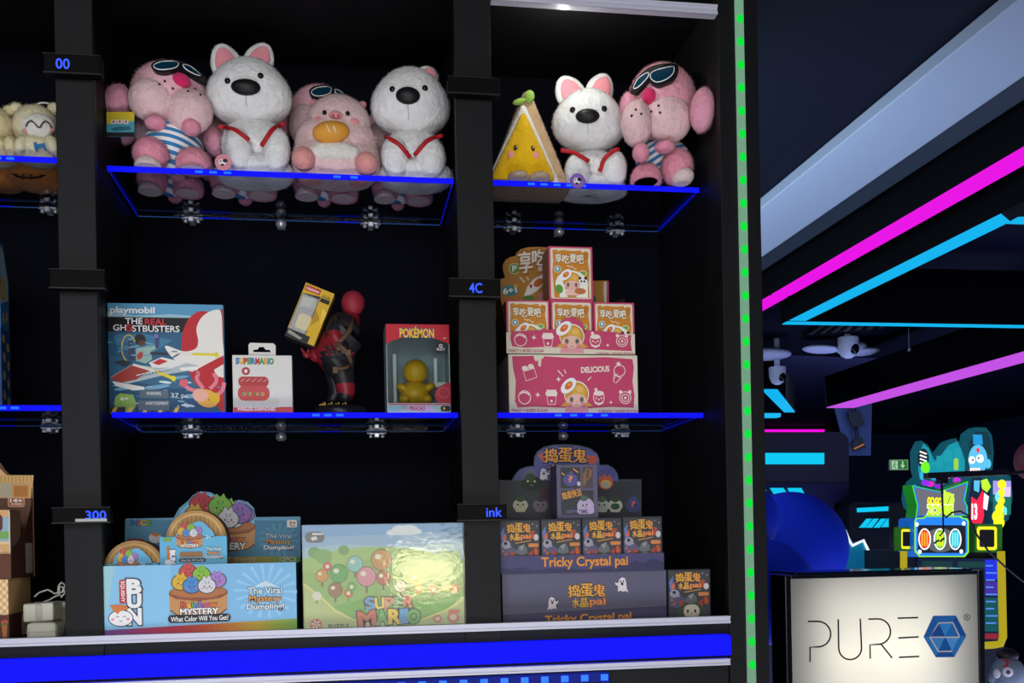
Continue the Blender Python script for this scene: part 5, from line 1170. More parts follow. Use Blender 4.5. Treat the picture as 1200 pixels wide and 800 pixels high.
# pig with a bread roll
Y = YF; c = at(394, 160, Y); t = T('plush_pig', (c.x, Y, Z1), 'pale pink plush pig with a bread roll at its mouth, between two white dogs', 'plush toy')
H = E_(397, 148, 37, 35, Y, .058, -.005); BD = E_(394, 190, 52, 38, Y, .066, -.002)
bod('body', t, [H, BD, E_(394, 172, 48, 40, Y, .063, -.003)], fuzz('dfbcbc'), Z1, .006)
bod('bib', t, [E_(392, 178, 31, 12, Y, .02, -.055)], fuzz('dcd8d2'), Z1, .008)
for x, y in ((355.7, 186), (429.5, 192)): bod('hand', t, [E_(x, y, 13.5, 13.5, Y, .026, -.058)], fuzz('d99490'), Z1, .003)
for x in (366, 420): bod('foot', t, [(V((at(x, 225, Y).x, Y-.01, Z1+.014)), (.024, .03, .016))], fuzz('d99490'), Z1, .003)
al = [H, BD]
b = B(fuzz('d99090')); feat(b, 393.4, 135, 8.2, 4.8, al, .008); b.build('snout', t)
b = B(pm('9c5058'))
for x in (390.4, 396.6): feat(b, x, 135, 1.4, 1.7, [(H[0]+V((0, -.0075, 0)), H[1])], .002, seg=8)
b.build('nostrils', t)
for x, y in ((380.4, 132), (407.4, 133)): b = B(pm('0c0c0e', .12)); feat(b, x, y, 2.8, 2.8, al, .005); b.build('eye', t)
for x, y in ((372, 140), (416, 142)): b = B(fuzz('d88e92')); feat(b, x, y, 6, 3.6, al, .0025); b.build('cheek', t)
for x, y, r in ((371, 124, -.8), (422, 126, .8)): bod('ear', t, [E_(x, y, 5, 9, Y, .01, .0)], fuzz('cf8a92'), Z1, .004, [(0, r, 0)])
P, n = hit(388, 157.5, al); s = mpp(P)
b = B(pm('cd8f34', .75)); b.ell(P+V((0, -.012, 0)), (21.5*s, .02, 12.5*s), rot=(0, -.14, 0)); br = b.build('bread_roll', t, 'orange bread roll')
b = B(pm('d8cdb8'))
for x in (384, 391.5): q = at(x, 151, P.y-.03); b.tube([q+V((-.004, .003, .012)), q+V((0, -.001, .003)), q+V((.004, -.001, -.007))], .0016, 6)
b.build('bread_slash', br)
b = B(pm('c9c4c0')); b.tube(along([(410, 152), (425, 156), (440, 164)], al, 6, .004), .0012, 5); b.tube(along([(411, 154), (425, 159), (440, 168)], al, 6, .004), .0012, 5); b.build('string', t)
# cake slice
c = at(617, 170, Y); t = T('plush_cake', (c.x, Y, Z1), 'yellow triangular cake-slice plush with a smiling face and green sprout', 'plush toy')
def rtri(pts, r=6, n=5):
    out = []
    for i, p in enumerate(pts):
        p = V((p[0], p[1])); a = (V(pts[i-1])-p).normalized(); q = (V(pts[(i+1) % 3])-p).normalized()
        for k in range(n+1):
            u = k/n; A, C = p+a*r, p+q*r; out.append(tuple(A*(1-u)**2+p*2*u*(1-u)+C*u*u))
    return out
def slab(name, tri, ya, yb_, m, r, fur, infl=.0, seg=40):
    pts = rtri(tri, r); b = B(m); rings = []
    cx = sum(p[0] for p in pts)/len(pts); cy = sum(p[1] for p in pts)/len(pts)
    for u, sc in ((0, .4), (.0, .8), (.0, .93), (.12, .985), (.4, 1), (.8, 1), (1, .94), (1, .4)):
        yy = Y+ya+(yb_-ya)*u - (infl*(1-sc)*1.2 if u == 0 else 0)
        rings.append([b.bm.verts.new(at(cx+(p[0]-cx)*sc, cy+(p[1]-cy)*sc, Y+(ya+yb_)/2)*1.0 + V((0, yy-(Y+(ya+yb_)/2), 0))) for p in pts])
    fs = [b.bm.faces.new(rings[0])]
    for A, C in zip(rings, rings[1:]):
        for k in range(len(A)): fs.append(b.bm.faces.new((A[k], A[(k+1) % len(A)], C[(k+1) % len(A)], C[k])))
    fs.append(b.bm.faces.new(rings[-1][::-1])); b._f(fs, True)
    for f in b.bm.faces: f.normal_update()
    bmesh.ops.recalc_face_normals(b.bm, faces=b.bm.faces)
    if fur: b.fur(int(sum(f.calc_area() for f in b.bm.faces)*FD*.8), fur)
    b.floor(Z1+{'sponge': .0006, 'cream_border': .0018}.get(name, .003)); return b.build(name, t, norm=False)
slab('sponge', [(613, 108), (668, 240), (562, 240)], -.045, .06, fuzz('b99a78'), 16, .006)
slab('cream_border', [(612.5, 119), (661, 236), (565, 236)], -.056, -.03, fuzz('dad8d2'), 12, .005, .012)
slab('yellow_face', [(612.5, 129), (652, 214), (572, 214)], -.066, -.045, fuzz('dfae16'), 10, .003, .014)
FP = lambda x, y, d=-.0735: at(550+x/3.477, 60+y/3.477, Y+d)
for x, y in ((190, 395), (257, 398)):
    p = FP(x, y); b = B(pm('4a2a1a', .4)); b.ell(p, (.005, .003, .0066)); b.build('eye', t)
    b = B(pm('e8e0d8')); b.ell(p+V((.0012, -.003, .0022)), (.0013, .0008, .0013), seg=8); b.build('eye_glint', t)
for x, y in ((171, 421), (270, 424)): b = B(pm('dc8a8c', .8)); b.ell(FP(x, y), (.0072, .003, .0075)); b.build('cheek', t)
b = B(pm('4a2a1a')); b.tube([FP(x, y) for x, y in ((204, 418), (210, 428), (222, 433), (234, 428), (240, 418))], .001, 5); b.build('mouth', t)
for x, y in ((606, 205), (631, 205)): bod('foot', t, [(V((at(x, y, Y-.06).x, Y-.075, Z1+.006)), (.021, .026, .009))], fuzz('b09a88'), Z1, .004)
gm = fuzz('8fb44a', 1.2); b = B(gm)
q = at(617, 119, Y-.0); b.ell(at(608.5, 119, Y-.05), (.014, .007, .006), rot=(0, -.3, 0)); b.ell(at(620.5, 113, Y-.05), (.010, .008, .013), rot=(0, .2, 0)); b.tube([at(613, 122, Y-.02), at(616, 118, Y-.03)], .003); b.build('sprout', t)
# ---- beyond the divider
z8 = lambda x, y: (x/3.333, 100+y/3.333)
YL = SB+.06
t = T('plush_bear', (at(44, 160, YL).x, YL, Z1L), 'cream plush with a white smiling face and blue dog patch, beside the divider', 'plush toy')
H = E_(43, 150, 26, 25, YL, .045); fc = E_(45, 148, 19, 15, YL, .02, -.032)
bod('head', t, [H], fuzz('d8cfae'), Z1L); bod('face', t, [fc], fuzz('d5d3cb'), Z1L, .003)
bod('body', t, [E_(44, 178, 28, 16, YL, .05)], fuzz('d8cfae'), Z1L)
for x, r in ((26, .4), (62, -.4)): bod('arm', t, [E_(x, 171, 8, 12, YL, .02, -.035)], fuzz('d8cfae'), Z1L, .006, [(0, r, 0)])
for x in (20, 64): bod('ear', t, [E_(x, 128, 8, 7, YL, .014)], fuzz('d8cfae'), Z1L)
b = B(pm('2a2420'))
for pts in ([(105, 162), (112, 145), (126, 140), (138, 150), (148, 164), (158, 164)], [(158, 164), (164, 150), (176, 141), (190, 148), (198, 165)]): b.tube(along([z8(*p) for p in pts], [fc, H], 4, .003), .0013, 5)
b.build('smile', t)
b = B(fuzz('d89a90'))
for p in ((98, 178), (204, 172)): feat(b, *z8(*p), 4, 3, [fc, H], .002)
b.build('cheek', t)
b = B(pm('2e6a94', .7)); ZE = [E_(44, 178, 28, 16, YL, .05)]
Hh = [H]+ZE
for pts in ([(132, 233), (184, 226), (183, 240), (136, 246)], [(134, 233), (130, 226), (142, 224), (146, 236)], [(140, 240), (148, 240), (146, 252), (138, 252)], [(168, 236), (178, 236), (178, 250), (170, 250)]): onto(b, [z8(*p) for p in pts], Hh, .004)
b.build('dog_patch', t)
b = B(pm('d6d6d6', .3)); q = at(52, 124, YL); b.tube([q+V((.014*math.cos(a*PI/6), 0, .006*math.sin(a*PI/6))) for a in range(12)], .0018, 6, closed=True); b.tube([q+V((.012, 0, 0)), q+V((.026, .002, .004)), q+V((.03, .002, -.012))], .0025); b.build('hook', t)
t = T('plush_bear', (at(2, 160, YL).x, YL, Z1L), 'cream plush cut off by the photo edge, beside the smiling cream plush', 'plush toy')
bod('head', t, [E_(-3, 152, 20, 24, YL, .045)], fuzz('d5c9a0'), Z1L); bod('body', t, [E_(-4, 178, 24, 16, YL, .05)], fuzz('d5c9a0'), Z1L)
for x in (-16, 11): bod('ear', t, [E_(x, 130, 7, 6, YL, .012)], fuzz('d5c9a0'), Z1L)
bod('arm', t, [E_(13, 172, 8, 12, YL, .02, -.03)], fuzz('d5c9a0'), Z1L)
# orange grinning plush lying in the second row
YO = SB+.19; P0 = at(44, 215, YO); OZ = Z1L
def orange_plush(x, label, flip=1):
    c = at(x, 215, YO); t = T('plush_pumpkin', (c.x, YO, OZ), label, 'plush toy', 'orange grinning plush toys')
    bod('body', t, [(V((c.x, YO, OZ+.036)), (.062, .07, .036)), (V((c.x+.05*flip, YO+.02, OZ+.028)), (.04, .045, .028))], fuzz('ea6a2e', 2.4), OZ, .005)
    b = B(pm('1c1412')); pts = [V((c.x-.045+.09*k/12, YO-.062+.000*k+.025*abs(k-6)/6, OZ+.004+.028*((k-6)/6)**2)) for k in range(13)]; b.tube(pts, .002, 6)
    for p in pts[1:-1:2]: b.tube([p+V((0, -.001, .007)), p+V((0, -.001, -.004))], .0012, 5)
    b.build('stitched_mouth', t)
    b = B(pm('14100e'));  
    for s in (-1, 1): b.tube([V((c.x+s*.032, YO-.045, OZ+.058)), V((c.x+s*.022, YO-.055, OZ+.05)), V((c.x+s*.012, YO-.058, OZ+.052))], [.001, .005, .001], 6)
    b.build('eye', t)
    b = B(pm('8fae3a')); b.box((c.x+.03, YO-.06, OZ+.03), (c.x+.034, YO-.05, OZ+.052), .001); b.build('leaf_tab', t)
orange_plush(42, 'orange plush with a stitched black grin lying behind the smiling cream plush')
orange_plush(-28, 'orange plush with a stitched grin at the photo edge, second from the divider')
# ------------------------------------------------------------------ the hall beyond the cabinet
ZC, FLOOR = 1.55, -1.6
m_ceil = pm('0c0e20', .7, .8, .05); m_wall = pm('0d1a30', .7, 1.0, .2); m_floor = pm('15121c', .4, 1.0, .4); m_truss = pm('040406', .6, 1, .03)
b = B(m_ceil); b.box((-3, -4.5, ZC), (9, 13, ZC+.05)); b.build('ceiling', kind='structure')
b = B(m_floor); b.box((-3, -4.5, FLOOR-.05), (9, 13, FLOOR)); b.build('floor', kind='structure')
b = B(m_wall); b.box((-3, 13, FLOOR), (9, 13.1, ZC)); b.build('wall_back', kind='structure')
b = B(m_wall); b.box((9, -4.5, FLOOR), (9.1, 13.1, ZC)); b.build('wall_right', kind='structure')
b = B(m_wall); b.box((-3.1, -4.5, FLOOR), (-3, 13.1, ZC)); b.build('wall_left', kind='structure')
# pale boxed beam
ZB = 1.25
xa = (atz(895, 241, ZB).x+atz(1195, 0, ZB).x)/2; xb = (atz(895, 301, ZB).x+atz(1200, 88, ZB).x)/2
zt = min(ZC, atx(1000, 141, xa).z); 
b = B(pm('b4bccd', .6, .44)); b.box((xa, -.6, ZB), (xb, 9, zt), .004); b.build('trim_1', kind='structure', label='pale boxed ceiling beam running away from the camera')
b = B(pm('0a0c1a', .7, .7, .05)); b.box((FE+.02, -.4, zt), (xa-.001, 13, ZC)); b.build('trim_3', kind='structure')
zl2 = ZB+.04; b = B(pm('0c1822', .7, 1)); b.box((xb, -.6, zl2), (xb+.16, 9, ZC)); b.build('trim_2', kind='structure')
def truss(name, label, pts0, Z, w0, w1, hgt, glow, y0=None, y1=None, cat='neon light', gap=None):
    """black hanging channel along Y with a glowing strip underneath"""
    pass
def neon_y(label, xl, xr, ya, yb, Z, hgt, glow, breaks=()):
    t = T('neon_light', ((xl+xr)/2, (ya+yb)/2, Z), label, 'neon light')
    b = B(m_truss); b.box((xl, ya, Z+.002), (xr, yb, Z+hgt)); b.build('channel', t)
    ys = [ya]+list(breaks)+[yb]
    for p, q in zip(ys, ys[1:]):
        b = B(glow); b.box((xl+.004, p+.012, Z-.004), (xr-.004, q-.012, Z+.003)); b.build('glow_strip', t)
    for y in [ya+.3+k*1.5 for k in range(int((yb-ya)/1.5))]:
        b = B(pm('8a8a92', .3)); b.box((xl-.006, y, Z+hgt-.03), (xl, y+.03, Z+hgt-.01)); b.tube([V((xl-.003, y+.015, Z+hgt-.02)), V((xl-.003, y+.015, ZC))], .002, 5); b.build('clip', t)
    return t
MG = em('e800e4', 1.0); CYN = em('08b0ea', 1.05); CY2 = em('08c2ea', 1.1)
Zm = 1.2
m0, m1 = atz(897, 349.5, Zm), atz(1200, 170, Zm); m2, m3 = atz(897, 362, Zm), atz(1200, 193, Zm)
neon_y('long magenta neon strip under a black channel, beside the pale ceiling beam', (m0.x+m1.x)/2, (m2.x+m3.x)/2, .5, 9.5, Zm, .3, MG, (atz(915, 346, Zm).y,))
# cyan frame: two bars
Zq = 1.15
c0, c1, c2 = atz(936, 370.5, Zq), atz(1164, 252, Zq), atz(1192, 254, Zq); c3 = atz(957, 370.5, Zq)
xl, xr = (c0.x+c1.x)/2, (c3.x+c2.x)/2; yf = atz(930, 376, Zq).y; yn = c1.y
t = T('neon_light', (xl, yf, Zq), 'angular cyan neon frame hanging under the dark ceiling', 'neon light')
b = B(m_truss); b.box((xl, yn, Zq), (xr, yf, Zq+.3)); b.build('channel', t)
yw = atz(1060, 377.5, Zq).y-atz(1060, 373.5, Zq).y
b = B(m_truss); b.box((xl, yf, Zq), (xl+3.2, yf+abs(yw), Zq+.3)); b.build('channel', t)
b = B(m_truss); b.box((xl, yn-.2, Zq), (xl+2.2, yn, Zq+.3)); b.build('channel', t)
b = B(CYN); b.prism([(xl+.004, yf-.02, Zq-.003), (xr-.004, yf-.02, Zq-.003), (xr-.004, yn+.06, Zq-.003), (xl+.004, yn-.02, Zq-.003)], (0, 0, .004)); b.build('glow_strip', t)
b = B(CYN); b.box((xl+.004, yf+.01, Zq-.004), (xl+3.2, yf+abs(yw)-.01, Zq)); b.build('glow_strip', t)
b = B(CYN); b.prism([atz(x, y, Zq-.003) for x, y in ((1180, 262.3), (1193, 255), (1300, 258), (1300, 266))], (0, 0, .004)); b.build('glow_strip', t)
# lower magenta
Zn = 1.1
n0, n1, n2, n3 = atz(969, 477.5, Zn), atz(1200, 411, Zn), atz(984, 477.5, Zn), atz(1200, 418, Zn)
neon_y('violet to magenta neon strip low on the far ceiling, above the arcade machine', (n0.x+n1.x)/2, (n0.x+n1.x)/2+.26, n1.y-2.0, min(n0.y, 12.5), Zn, .27, em('c450e4', 1.0))
# small far lights
Yq = 12.0; a, c = at(897, 505, Yq), at(966, 503, Yq)
t = T('neon_light', ((a.x+c.x)/2, Yq, c.z), 'short thin magenta neon strip far away, just past the side panel', 'neon light')
b = B(m_truss); b.box((a.x-1, Yq, c.z), (c.x, Yq+.2, c.z+.22)); b.build('channel', t); b = B(em('e80ad0', 1.3)); b.box((a.x-1, Yq-.01, c.z-.03), (c.x, Yq+.2, c.z)); b.build('glow_strip', t)
Zs = 1.15; pp = [atz(x, y, Zs) for x, y in ((893, 457), (911, 457), (931.5, 483), (919, 483))]
t = T('neon_light', pp[2], 'small slanted cyan neon piece on the ceiling under the white dome camera', 'neon light')
b = B(m_truss); b.prism([p+V((0, 0, .01)) for p in pp], (0, 0, .25)); b.build('channel', t); b = B(CYN); b.prism(pp, (0, 0, .008)); b.build('glow_strip', t)
q = at(915, 484.5, pp[2].y); b = B(CYN); b.box((q.x-1, q.y, q.z-.03), (q.x, q.y+.1, q.z+.005)); b.build('glow_strip', t)
# dome cameras and ceiling fan
def domecam(px, py, r, Y, label):
    c = at(px, py, Y); R = r*mpp(c); t = T('security_camera', (c.x, Y, ZC), label, 'security camera', 'white dome cameras'); t['_o'] = tuple(t.location)
    m = pm('b4b6cc', .4, 1.2)
    b = B(m); b.tube([V((c.x, Y, ZC)), V((c.x, Y, c.z+R))], R*.35, 12); b.build('mount', t)
    b = B(m); b.lathe([(R*.95, R), (R*1.0, R*.9), (R*.95, -.2*R), (R*.7, -R*.8), (R*.3, -R*1.05)], c, 'z', 24); b.build('housing', t)
    b = B(pm('0a0a0e', .15)); b.ell(c+V((R*.25, -R*.72, -R*.25)), (R*.5, R*.35, R*.55)); b.build('lens', t)
domecam(994, 407, 12, 5.6, 'white dome camera with dark lens on the ceiling in front of the fan')
domecam(911, 440, 10, 5.8, 'small white dome camera just past the side panel, below the fan blade')
Yf = 5.75; c = at(998, 408, Yf); t = T('ceiling_fan', (c.x, Yf, ZC), 'white ceiling fan with oval blades behind the dome camera', 'ceiling fan'); t['_o'] = tuple(t.location)
m = pm('a9aac6', .5, 1.2); b = B(m); b.tube([V((c.x, Yf, ZC)), V((c.x, Yf, c.z-.03))], .05, 12); b.ell(c, (.12, .12, .06)); b.build('hub', t)
for px, py, rx in ((962, 409, 22), (1012, 412, 20)):
    p = at(px, py, Yf); b = B(m); b.ell(p, (rx*mpp(p), .12, 4.2*mpp(p)), rot=(0, .06 if px < 990 else -.02, 0)); b.build('blade', t)
c = at(905, 415, Yf); b = B(m); t = T('ceiling_fan', (c.x, Yf, ZC), 'white fan blade showing from behind the side panel', 'ceiling fan'); t['_o'] = tuple(t.location)
b = B(m); b.ell(c+V((-.05, 0, 0)), (.2, .14, 7*mpp(c))); b.build('blade', t); b = B(m); b.tube([V((c.x-.25, Yf, ZC)), V((c.x-.25, Yf, c.z))], .05, 12); b.build('hub', t)
t = T('ceiling_vent', atz(1010, 386, ZC), 'dark slatted air vent in the ceiling above the fan', 'vent')
b = B(pm('0a0c16')); q = [atz(x, y, ZC-.02) for x, y in ((940, 393), (1095, 379), (1090, 373), (960, 379))]; b.prism(q, (0, 0, .018)); b.build('vent_frame', t)
for k in range(12):
    u = k/11; A = q[0].lerp(q[1], u); C = q[3].lerp(q[2], u); d_ = V((.03, 0, 0)); b = B(m_truss); b.prism([A, A+d_, C+d_, C], (0, 0, -.01)); b.build('slat', t)
# pale panel with two hanging tags
Yp = 9.6; P = lambda x, y, d=0: at(x, y, Yp+d)
b = B(pm('39496e', .6, 1.3)); b.prism([P(978, 477), P(1022, 467), P(1020.5, 533.5), P(995, 533.5), P(990, 508), P(986, 508)], (0, .02, 0)); b.build('wall_panel', None, 'pale blue panel behind the two hanging dark placards', None, 'panel')
t = T('hanging_placard', P(1002, 470, -.3), 'two dark square placards on a cord in front of a pale blue panel', 'placard'); md = pm('1b1c24', .6, 1.4)
b = B(md); b.tube([P(1001, 470, -.3), P(1001, 482, -.3)], .02, 6); b.build('cord', t); b = B(md); b.tube([P(1003, 500, -.3), P(1004.5, 514, -.3)], .02, 6); b.build('cord', t)
b = B(pm('24262e', .6, 1.5)); b.prism([P(994.5, 482.5, -.3), P(1008, 482, -.3), P(1013.5, 497, -.3), P(1002, 503.5, -.3), P(995, 491, -.3)], (0, .04, 0)); b.build('placard', t)
b = B(pm('24262e', .6, 1.5)); b.prism([P(1001.5, 514.5, -.3), P(1010, 512, -.3), P(1015, 524, -.3), P(1002, 528.5, -.3), P(998.5, 520, -.3)], (0, .04, 0)); b.m(em('c87848', .7)); b.prism([P(1001, 525, -.32), P(1012.5, 519.5, -.32), P(1012.8, 521, -.32), P(1001.5, 526.5, -.32)], (0, .01, 0)); b.build('placard', t)
# exit sign
Ye = 12.94; A, Cc = at(1043, 550.5, Ye), at(1064, 538.5, Ye); U = V((Cc.x-A.x, 0, 0)); h = Cc.z-A.z
t = T('exit_sign', (A.x+U.x/2, Ye, A.z), 'small green emergency exit sign with running figure and down arrow', 'sign')
b = B(pm('c4d8c8')); b.box((A.x, Ye, A.z), (A.x+U.x, Ye+.05, A.z+h)); b.build('housing', t)
b = B(pm('5a6064', .4)); zc = ZC; 
b.box((A.x+U.x*.2, Ye+.05, A.z+h*.3), (A.x+U.x*.8, Ye+.062, A.z+h*.7)); b.build('wall_mount', t)
f = Face((A.x, Ye, A.z), U, (0, 0, h), (0, -1, 0), (0, 0, 210, 120)); gr, wt = em('2f7a3a', .9), em('b8d8bc', .9)
f.rect(0, 0, 210, 120, em('9cc4a0', .8)); f.rect(6, 6, 204, 114, gr); f.rect(20, 14, 90, 108, wt)
f.oval(58, 32, 9, 9, gr); f.line([(56, 44), (50, 70), (66, 84), (60, 102)], 11, gr); f.line([(50, 70), (34, 88), (24, 88)], 10, gr); f.line([(56, 48), (38, 52), (32, 66)], 7, gr); f.line([(56, 48), (72, 60), (82, 54)], 7, gr)
f.rect(140, 20, 156, 70, wt); f.poly([(120, 62), (176, 62), (148, 102)], wt); f.done(t, 'pictogram')
# cyan-lit dark cabinets
Yk = 5.2; K = lambda x, y, d=0: at(x, y, Yk+d)
t = T('arcade_cabinet', V((K(940, 600).x, Yk, FLOOR)), 'dark rounded arcade cabinet with a cyan light bar past the side panel', 'arcade cabinet')
rc = [(985, 506)]+[(980+15*math.sin(a*PI/10), 520-15*math.cos(a*PI/10)) for a in range(1, 6)]+[(995, 578), (990, 584), (978, 590)]
b = B(pm('22202e', .5, 1.2)); zf = FLOOR
b.prism([K(820, 506)]+[K(*p) for p in rc]+[V((K(978, 590).x, Yk, FLOOR)), V((K(820, 590).x, Yk, FLOOR))], (0, .6, 0)); b.build('body', t)
b = B(pm('17163a', .5, 1.2)); b.prism([K(820, 566, -.01), K(994.5, 566, -.01), K(994.5, 578, -.01), K(990, 584, -.01), K(978, 590, -.01), K(978, 620, -.01), K(820, 620, -.01)], (0, .01, 0)); b.build('lower_panel', t)
b = B(CY2); b.prism([K(870, 530.5, -.02), K(966, 530.5, -.02), K(966, 543.5, -.02), K(870, 543.5, -.02)], (0, .02, 0)); b.build('light_bar', t)
for s in ([(888, 571), (896, 571), (909, 591), (902, 592)], [(903.5, 571.5), (918, 571.5), (926, 582), (914, 588)], [(924, 571.5), (939, 571.5), (944, 580), (929, 582)]):
    b = B(CY2); b.prism([K(*p, -.03) for p in s], (0, .02, 0)); b.build('slanted_light', t)
Yk = 5.0
t = T('arcade_cabinet', V((K(1030, 600).x, Yk, FLOOR)), 'dark low arcade cabinet with cyan bars behind the zombie machine', 'arcade cabinet')
b = B(pm('0e0f18', .4, 1.2)); b.prism([K(1000, 588), K(1090, 588), V((K(1090, 620).x, Yk, FLOOR)), V((K(995, 620).x, Yk, FLOOR)), K(995, 594)], (0, .5, 0)); b.build('body', t)
b = B(CY2); b.prism([K(1005.5, 595, -.02), K(1053, 592.5, -.02), K(1050, 598, -.02), K(1006, 600, -.02)], (0, .02, 0)); b.build('light_bar', t)
b = B(CY2); b.prism([K(1055, 592.5, -.02), K(1075, 592, -.02), K(1075, 598, -.02), K(1052, 598, -.02)], (0, .02, 0)); b.build('light_bar', t)
for x in (1008, 1016, 1025): b = B(CY2); b.prism([K(x+9, 607.5, -.02), K(x+14, 607.5, -.02), K(x+6, 618, -.02), K(x, 618, -.02)], (0, .02, 0)); b.build('slanted_light', t)
b = B(CY2); b.prism([K(1042, 607, -.02), K(1075, 606, -.02), K(1075, 616, -.02), K(1034, 617.5, -.02)], (0, .02, 0)); b.build('light_bar', t)
# blue balloons
def balloon(px, py, r, Y, label):
    c = at(px, py, Y); R = r*mpp(c); b = B(pm('0f2aa8', .6, 1.0, .08)); b.ell(c, R, seg=48, fn=lambda p: (p.x, p.y, p.z*1.0))
    b.lathe([(R*.05, -R*1.06), (R*.02, -R*1.02), (R*.03, -R*.99)], c, 'z', 10); b.build('balloon', None, label, None, 'balloon', 'dark blue balloons', loc=c-V((0, 0, R)))
balloon(926, 642, 66, 2.9, 'largest dark blue balloon, behind the light-box sign')
balloon(868, 608, 44, 2.35, 'dark blue balloon mostly hidden by the side panel edge')
balloon(893, 694, 62, 2.2, 'dark blue balloon lowest in front of the large one, behind the sign')
# teal arcade seat back with white lit edge
Yt = 3.6; Q = lambda x, y, d=0: at(x, y, Yt+d)
t = T('arcade_chair', V((Q(1005, 660).x, Yt, FLOOR)), 'teal seat shell with glowing white zigzag edge beside the blue balloon', 'arcade machine')
sh = [(984, 668), (984, 634), (990, 622), (999, 639.5), (1012, 634), (1020, 650), (1023, 668)]
b = B(em('0a5a70', .8)); b = B(pm('0e6a80', .4, 2.2)); b.prism([Q(*p) for p in sh], (0, .12, 0)); b.prism([Q(984, 667), Q(1023, 667), V((Q(1023, 667).x, Yt, FLOOR)), V((Q(984, 667).x, Yt, FLOOR))], (0, .12, 0)); b.build('shell', t)
b = B(em('dfeaf4', 1.2)); b.tube([Q(*p, -.01) for p in ((990, 621), (994, 631), (999, 639), (1012, 633), (1019, 648), (1022.5, 664))], .009, 6); b.build('lit_edge', t)
b = B(pm('6a74b0', .4, 1.2)); b.prism([Q(972, 664, .05), Q(984, 641, .05), Q(984, 664, .05)], (0, .05, 0)); b.m(em('d0d4e0', .9)); b.prism([Q(962, 661, -.02), Q(990, 661, -.02), Q(990, 664, -.02), Q(960, 664, -.02)], (0, .03, 0)); b.build('armrest', t)
# ------------------------------------------------------------------ light-box sign
YS = 1.3
X0, X1 = at(921, 735, YS).x, at(1154, 735, YS).x; zt = at(1040, 671, YS).z; x0, x1 = at(928, 735, YS).x, at(1147, 735, YS).x; zi = at(1040, 676.5, YS).z-.0; zi = at(1040, 675.5, YS).z; dpt = .12
t = T('light_box_sign', ((X0+X1)/2, YS+dpt/2, FLOOR), 'black framed standing light box with a lit panel reading PURE and a blue hexagon', 'sign')
mf = pm('17181c', .22, 1, .5)
b = B(mf)
b.box((X0, YS, FLOOR), (x0, YS+dpt, zt), .003); b.box((x1, YS, FLOOR), (X1, YS+dpt, zt), .003); b.box((x0, YS, zi), (x1, YS+dpt, zt), .002); b.box((x0, YS, FLOOR), (x1, YS+dpt, FLOOR+.08)); b.build('frame', t)
b = B(pm('08080a', .4, 1)); b.box((X0+.004, YS+dpt, FLOOR), (X1-.004, YS+dpt+.005, zt-.003)); b.build('back_cover', t)
b = B(pm('101630', .12, 1.2, .6)); b.box((at(897, 670, YS+.3).x, YS+.05, zt), (X1-.01, YS+dpt+.14, zt+.006), .001); b.build('glossy_top', t)
m_tr, nt, bs = newmat('translucent_panel'); nt.nodes.remove(bs)
tl = nt.nodes.new('ShaderNodeBsdfTranslucent'); tl.inputs[0].default_value = (.62, .61, .56, 1); df = nt.nodes.new('ShaderNodeBsdfDiffuse'); df.inputs[0].default_value = (.5, .5, .47, 1)
mx = nt.nodes.new('ShaderNodeMixShader'); mx.inputs[0].default_value = .35; nt.links.new(tl.outputs[0], mx.inputs[1]); nt.links.new(df.outputs[0], mx.inputs[2]); nt.links.new(mx.outputs[0], nt.nodes['Material Output'].inputs[0])
b = B(m_tr); zb = FLOOR+.08; b.face([(x0, YS+.006, zb), (x1, YS+.006, zb), (x1, YS+.006, zi), (x0, YS+.006, zi)]); b.build('panel', t, 'pale lit panel', norm=False)
zlo = at(1040, 800, YS).z
zq = lambda x, y: (880+x/3.75, 640+y/3.75)
o = V((x0, YS+.0055, zlo)); f = Face(o, (x1-x0, 0, 0), (0, 0, zi-zlo), (0, -1, 0), (0, 0, 1, 1))
Fp = lambda x, y: (lambda P: ((P.x-x0)/(x1-x0), 1-(P.z-zlo)/(zi-zlo)))(at(*zq(x, y), YS))
def fp(self, x, y, up=0):
    u, v = Fp(x, y); return self.o+self.u*u+self.v*(1-v)+self.n*(.0001+.000015*self.k+up)
import types
f.p = types.MethodType(fp, f)
ink = pm('15151f', .5, 1)
arc = lambda cx, cy, rx, ry, a0, a1, n=14: [(cx+rx*math.cos(math.radians(a0+(a1-a0)*k/n)), cy+ry*math.sin(math.radians(a0+(a1-a0)*k/n))) for k in range(n+1)]
keep = f.b; f.b = B()
f.line([(253, 330), (296, 330)]+arc(298, 386, 56, 56, -90, 90)+[(263, 444), (263, 508)], 7, ink); f.b.build('letter', t, norm=False); f.b = B()
f.line([(387, 321), (389, 448)]+arc(439.5, 448, 50, 50, 180, 0)+[(484, 318)], 7, ink); f.b.build('letter', t, norm=False); f.b = B()
f.line([(519, 320), (560, 319)]+arc(562, 375, 55, 56, -90, 84)+[(527, 433), (528, 494)], 7, ink); f.line([(574, 428), (624, 491)], 7, ink); f.b.build('letter', t, norm=False); f.b = B()
f.line([(648, 316), (739, 313)], 7, ink); f.line([(651, 403), (741, 398)], 7, ink); f.line([(654, 488), (744, 484)], 7, ink); f.b.build('letter', t, norm=False); f.b = keep
hx = [(805, 305), (905, 304), (951, 393), (898, 487), (816, 488), (762, 398)]
f.poly(hx, pm('1f66a8', .5, 1.1)); ctr = (857, 396)
bl = ['2a74b6', '1b5a9c', '2f80c0', '1d5fa4', '3a8ac8', '256cae']
for k in range(6): f.poly([ctr, hx[k], hx[(k+1) % 6]], pm(bl[k], .5, 1.1))
inn = [(829, 338), (890, 336), (920, 396), (888, 460), (828, 462), (792, 398)]
bl2 = ['3f96d0', '2a78ba', '5aa6d8', '2060a4', '4a9ad2', '1c5798']
for k in range(6): f.poly([ctr, inn[k], inn[(k+1) % 6]], pm(bl2[k], .5, 1.1))
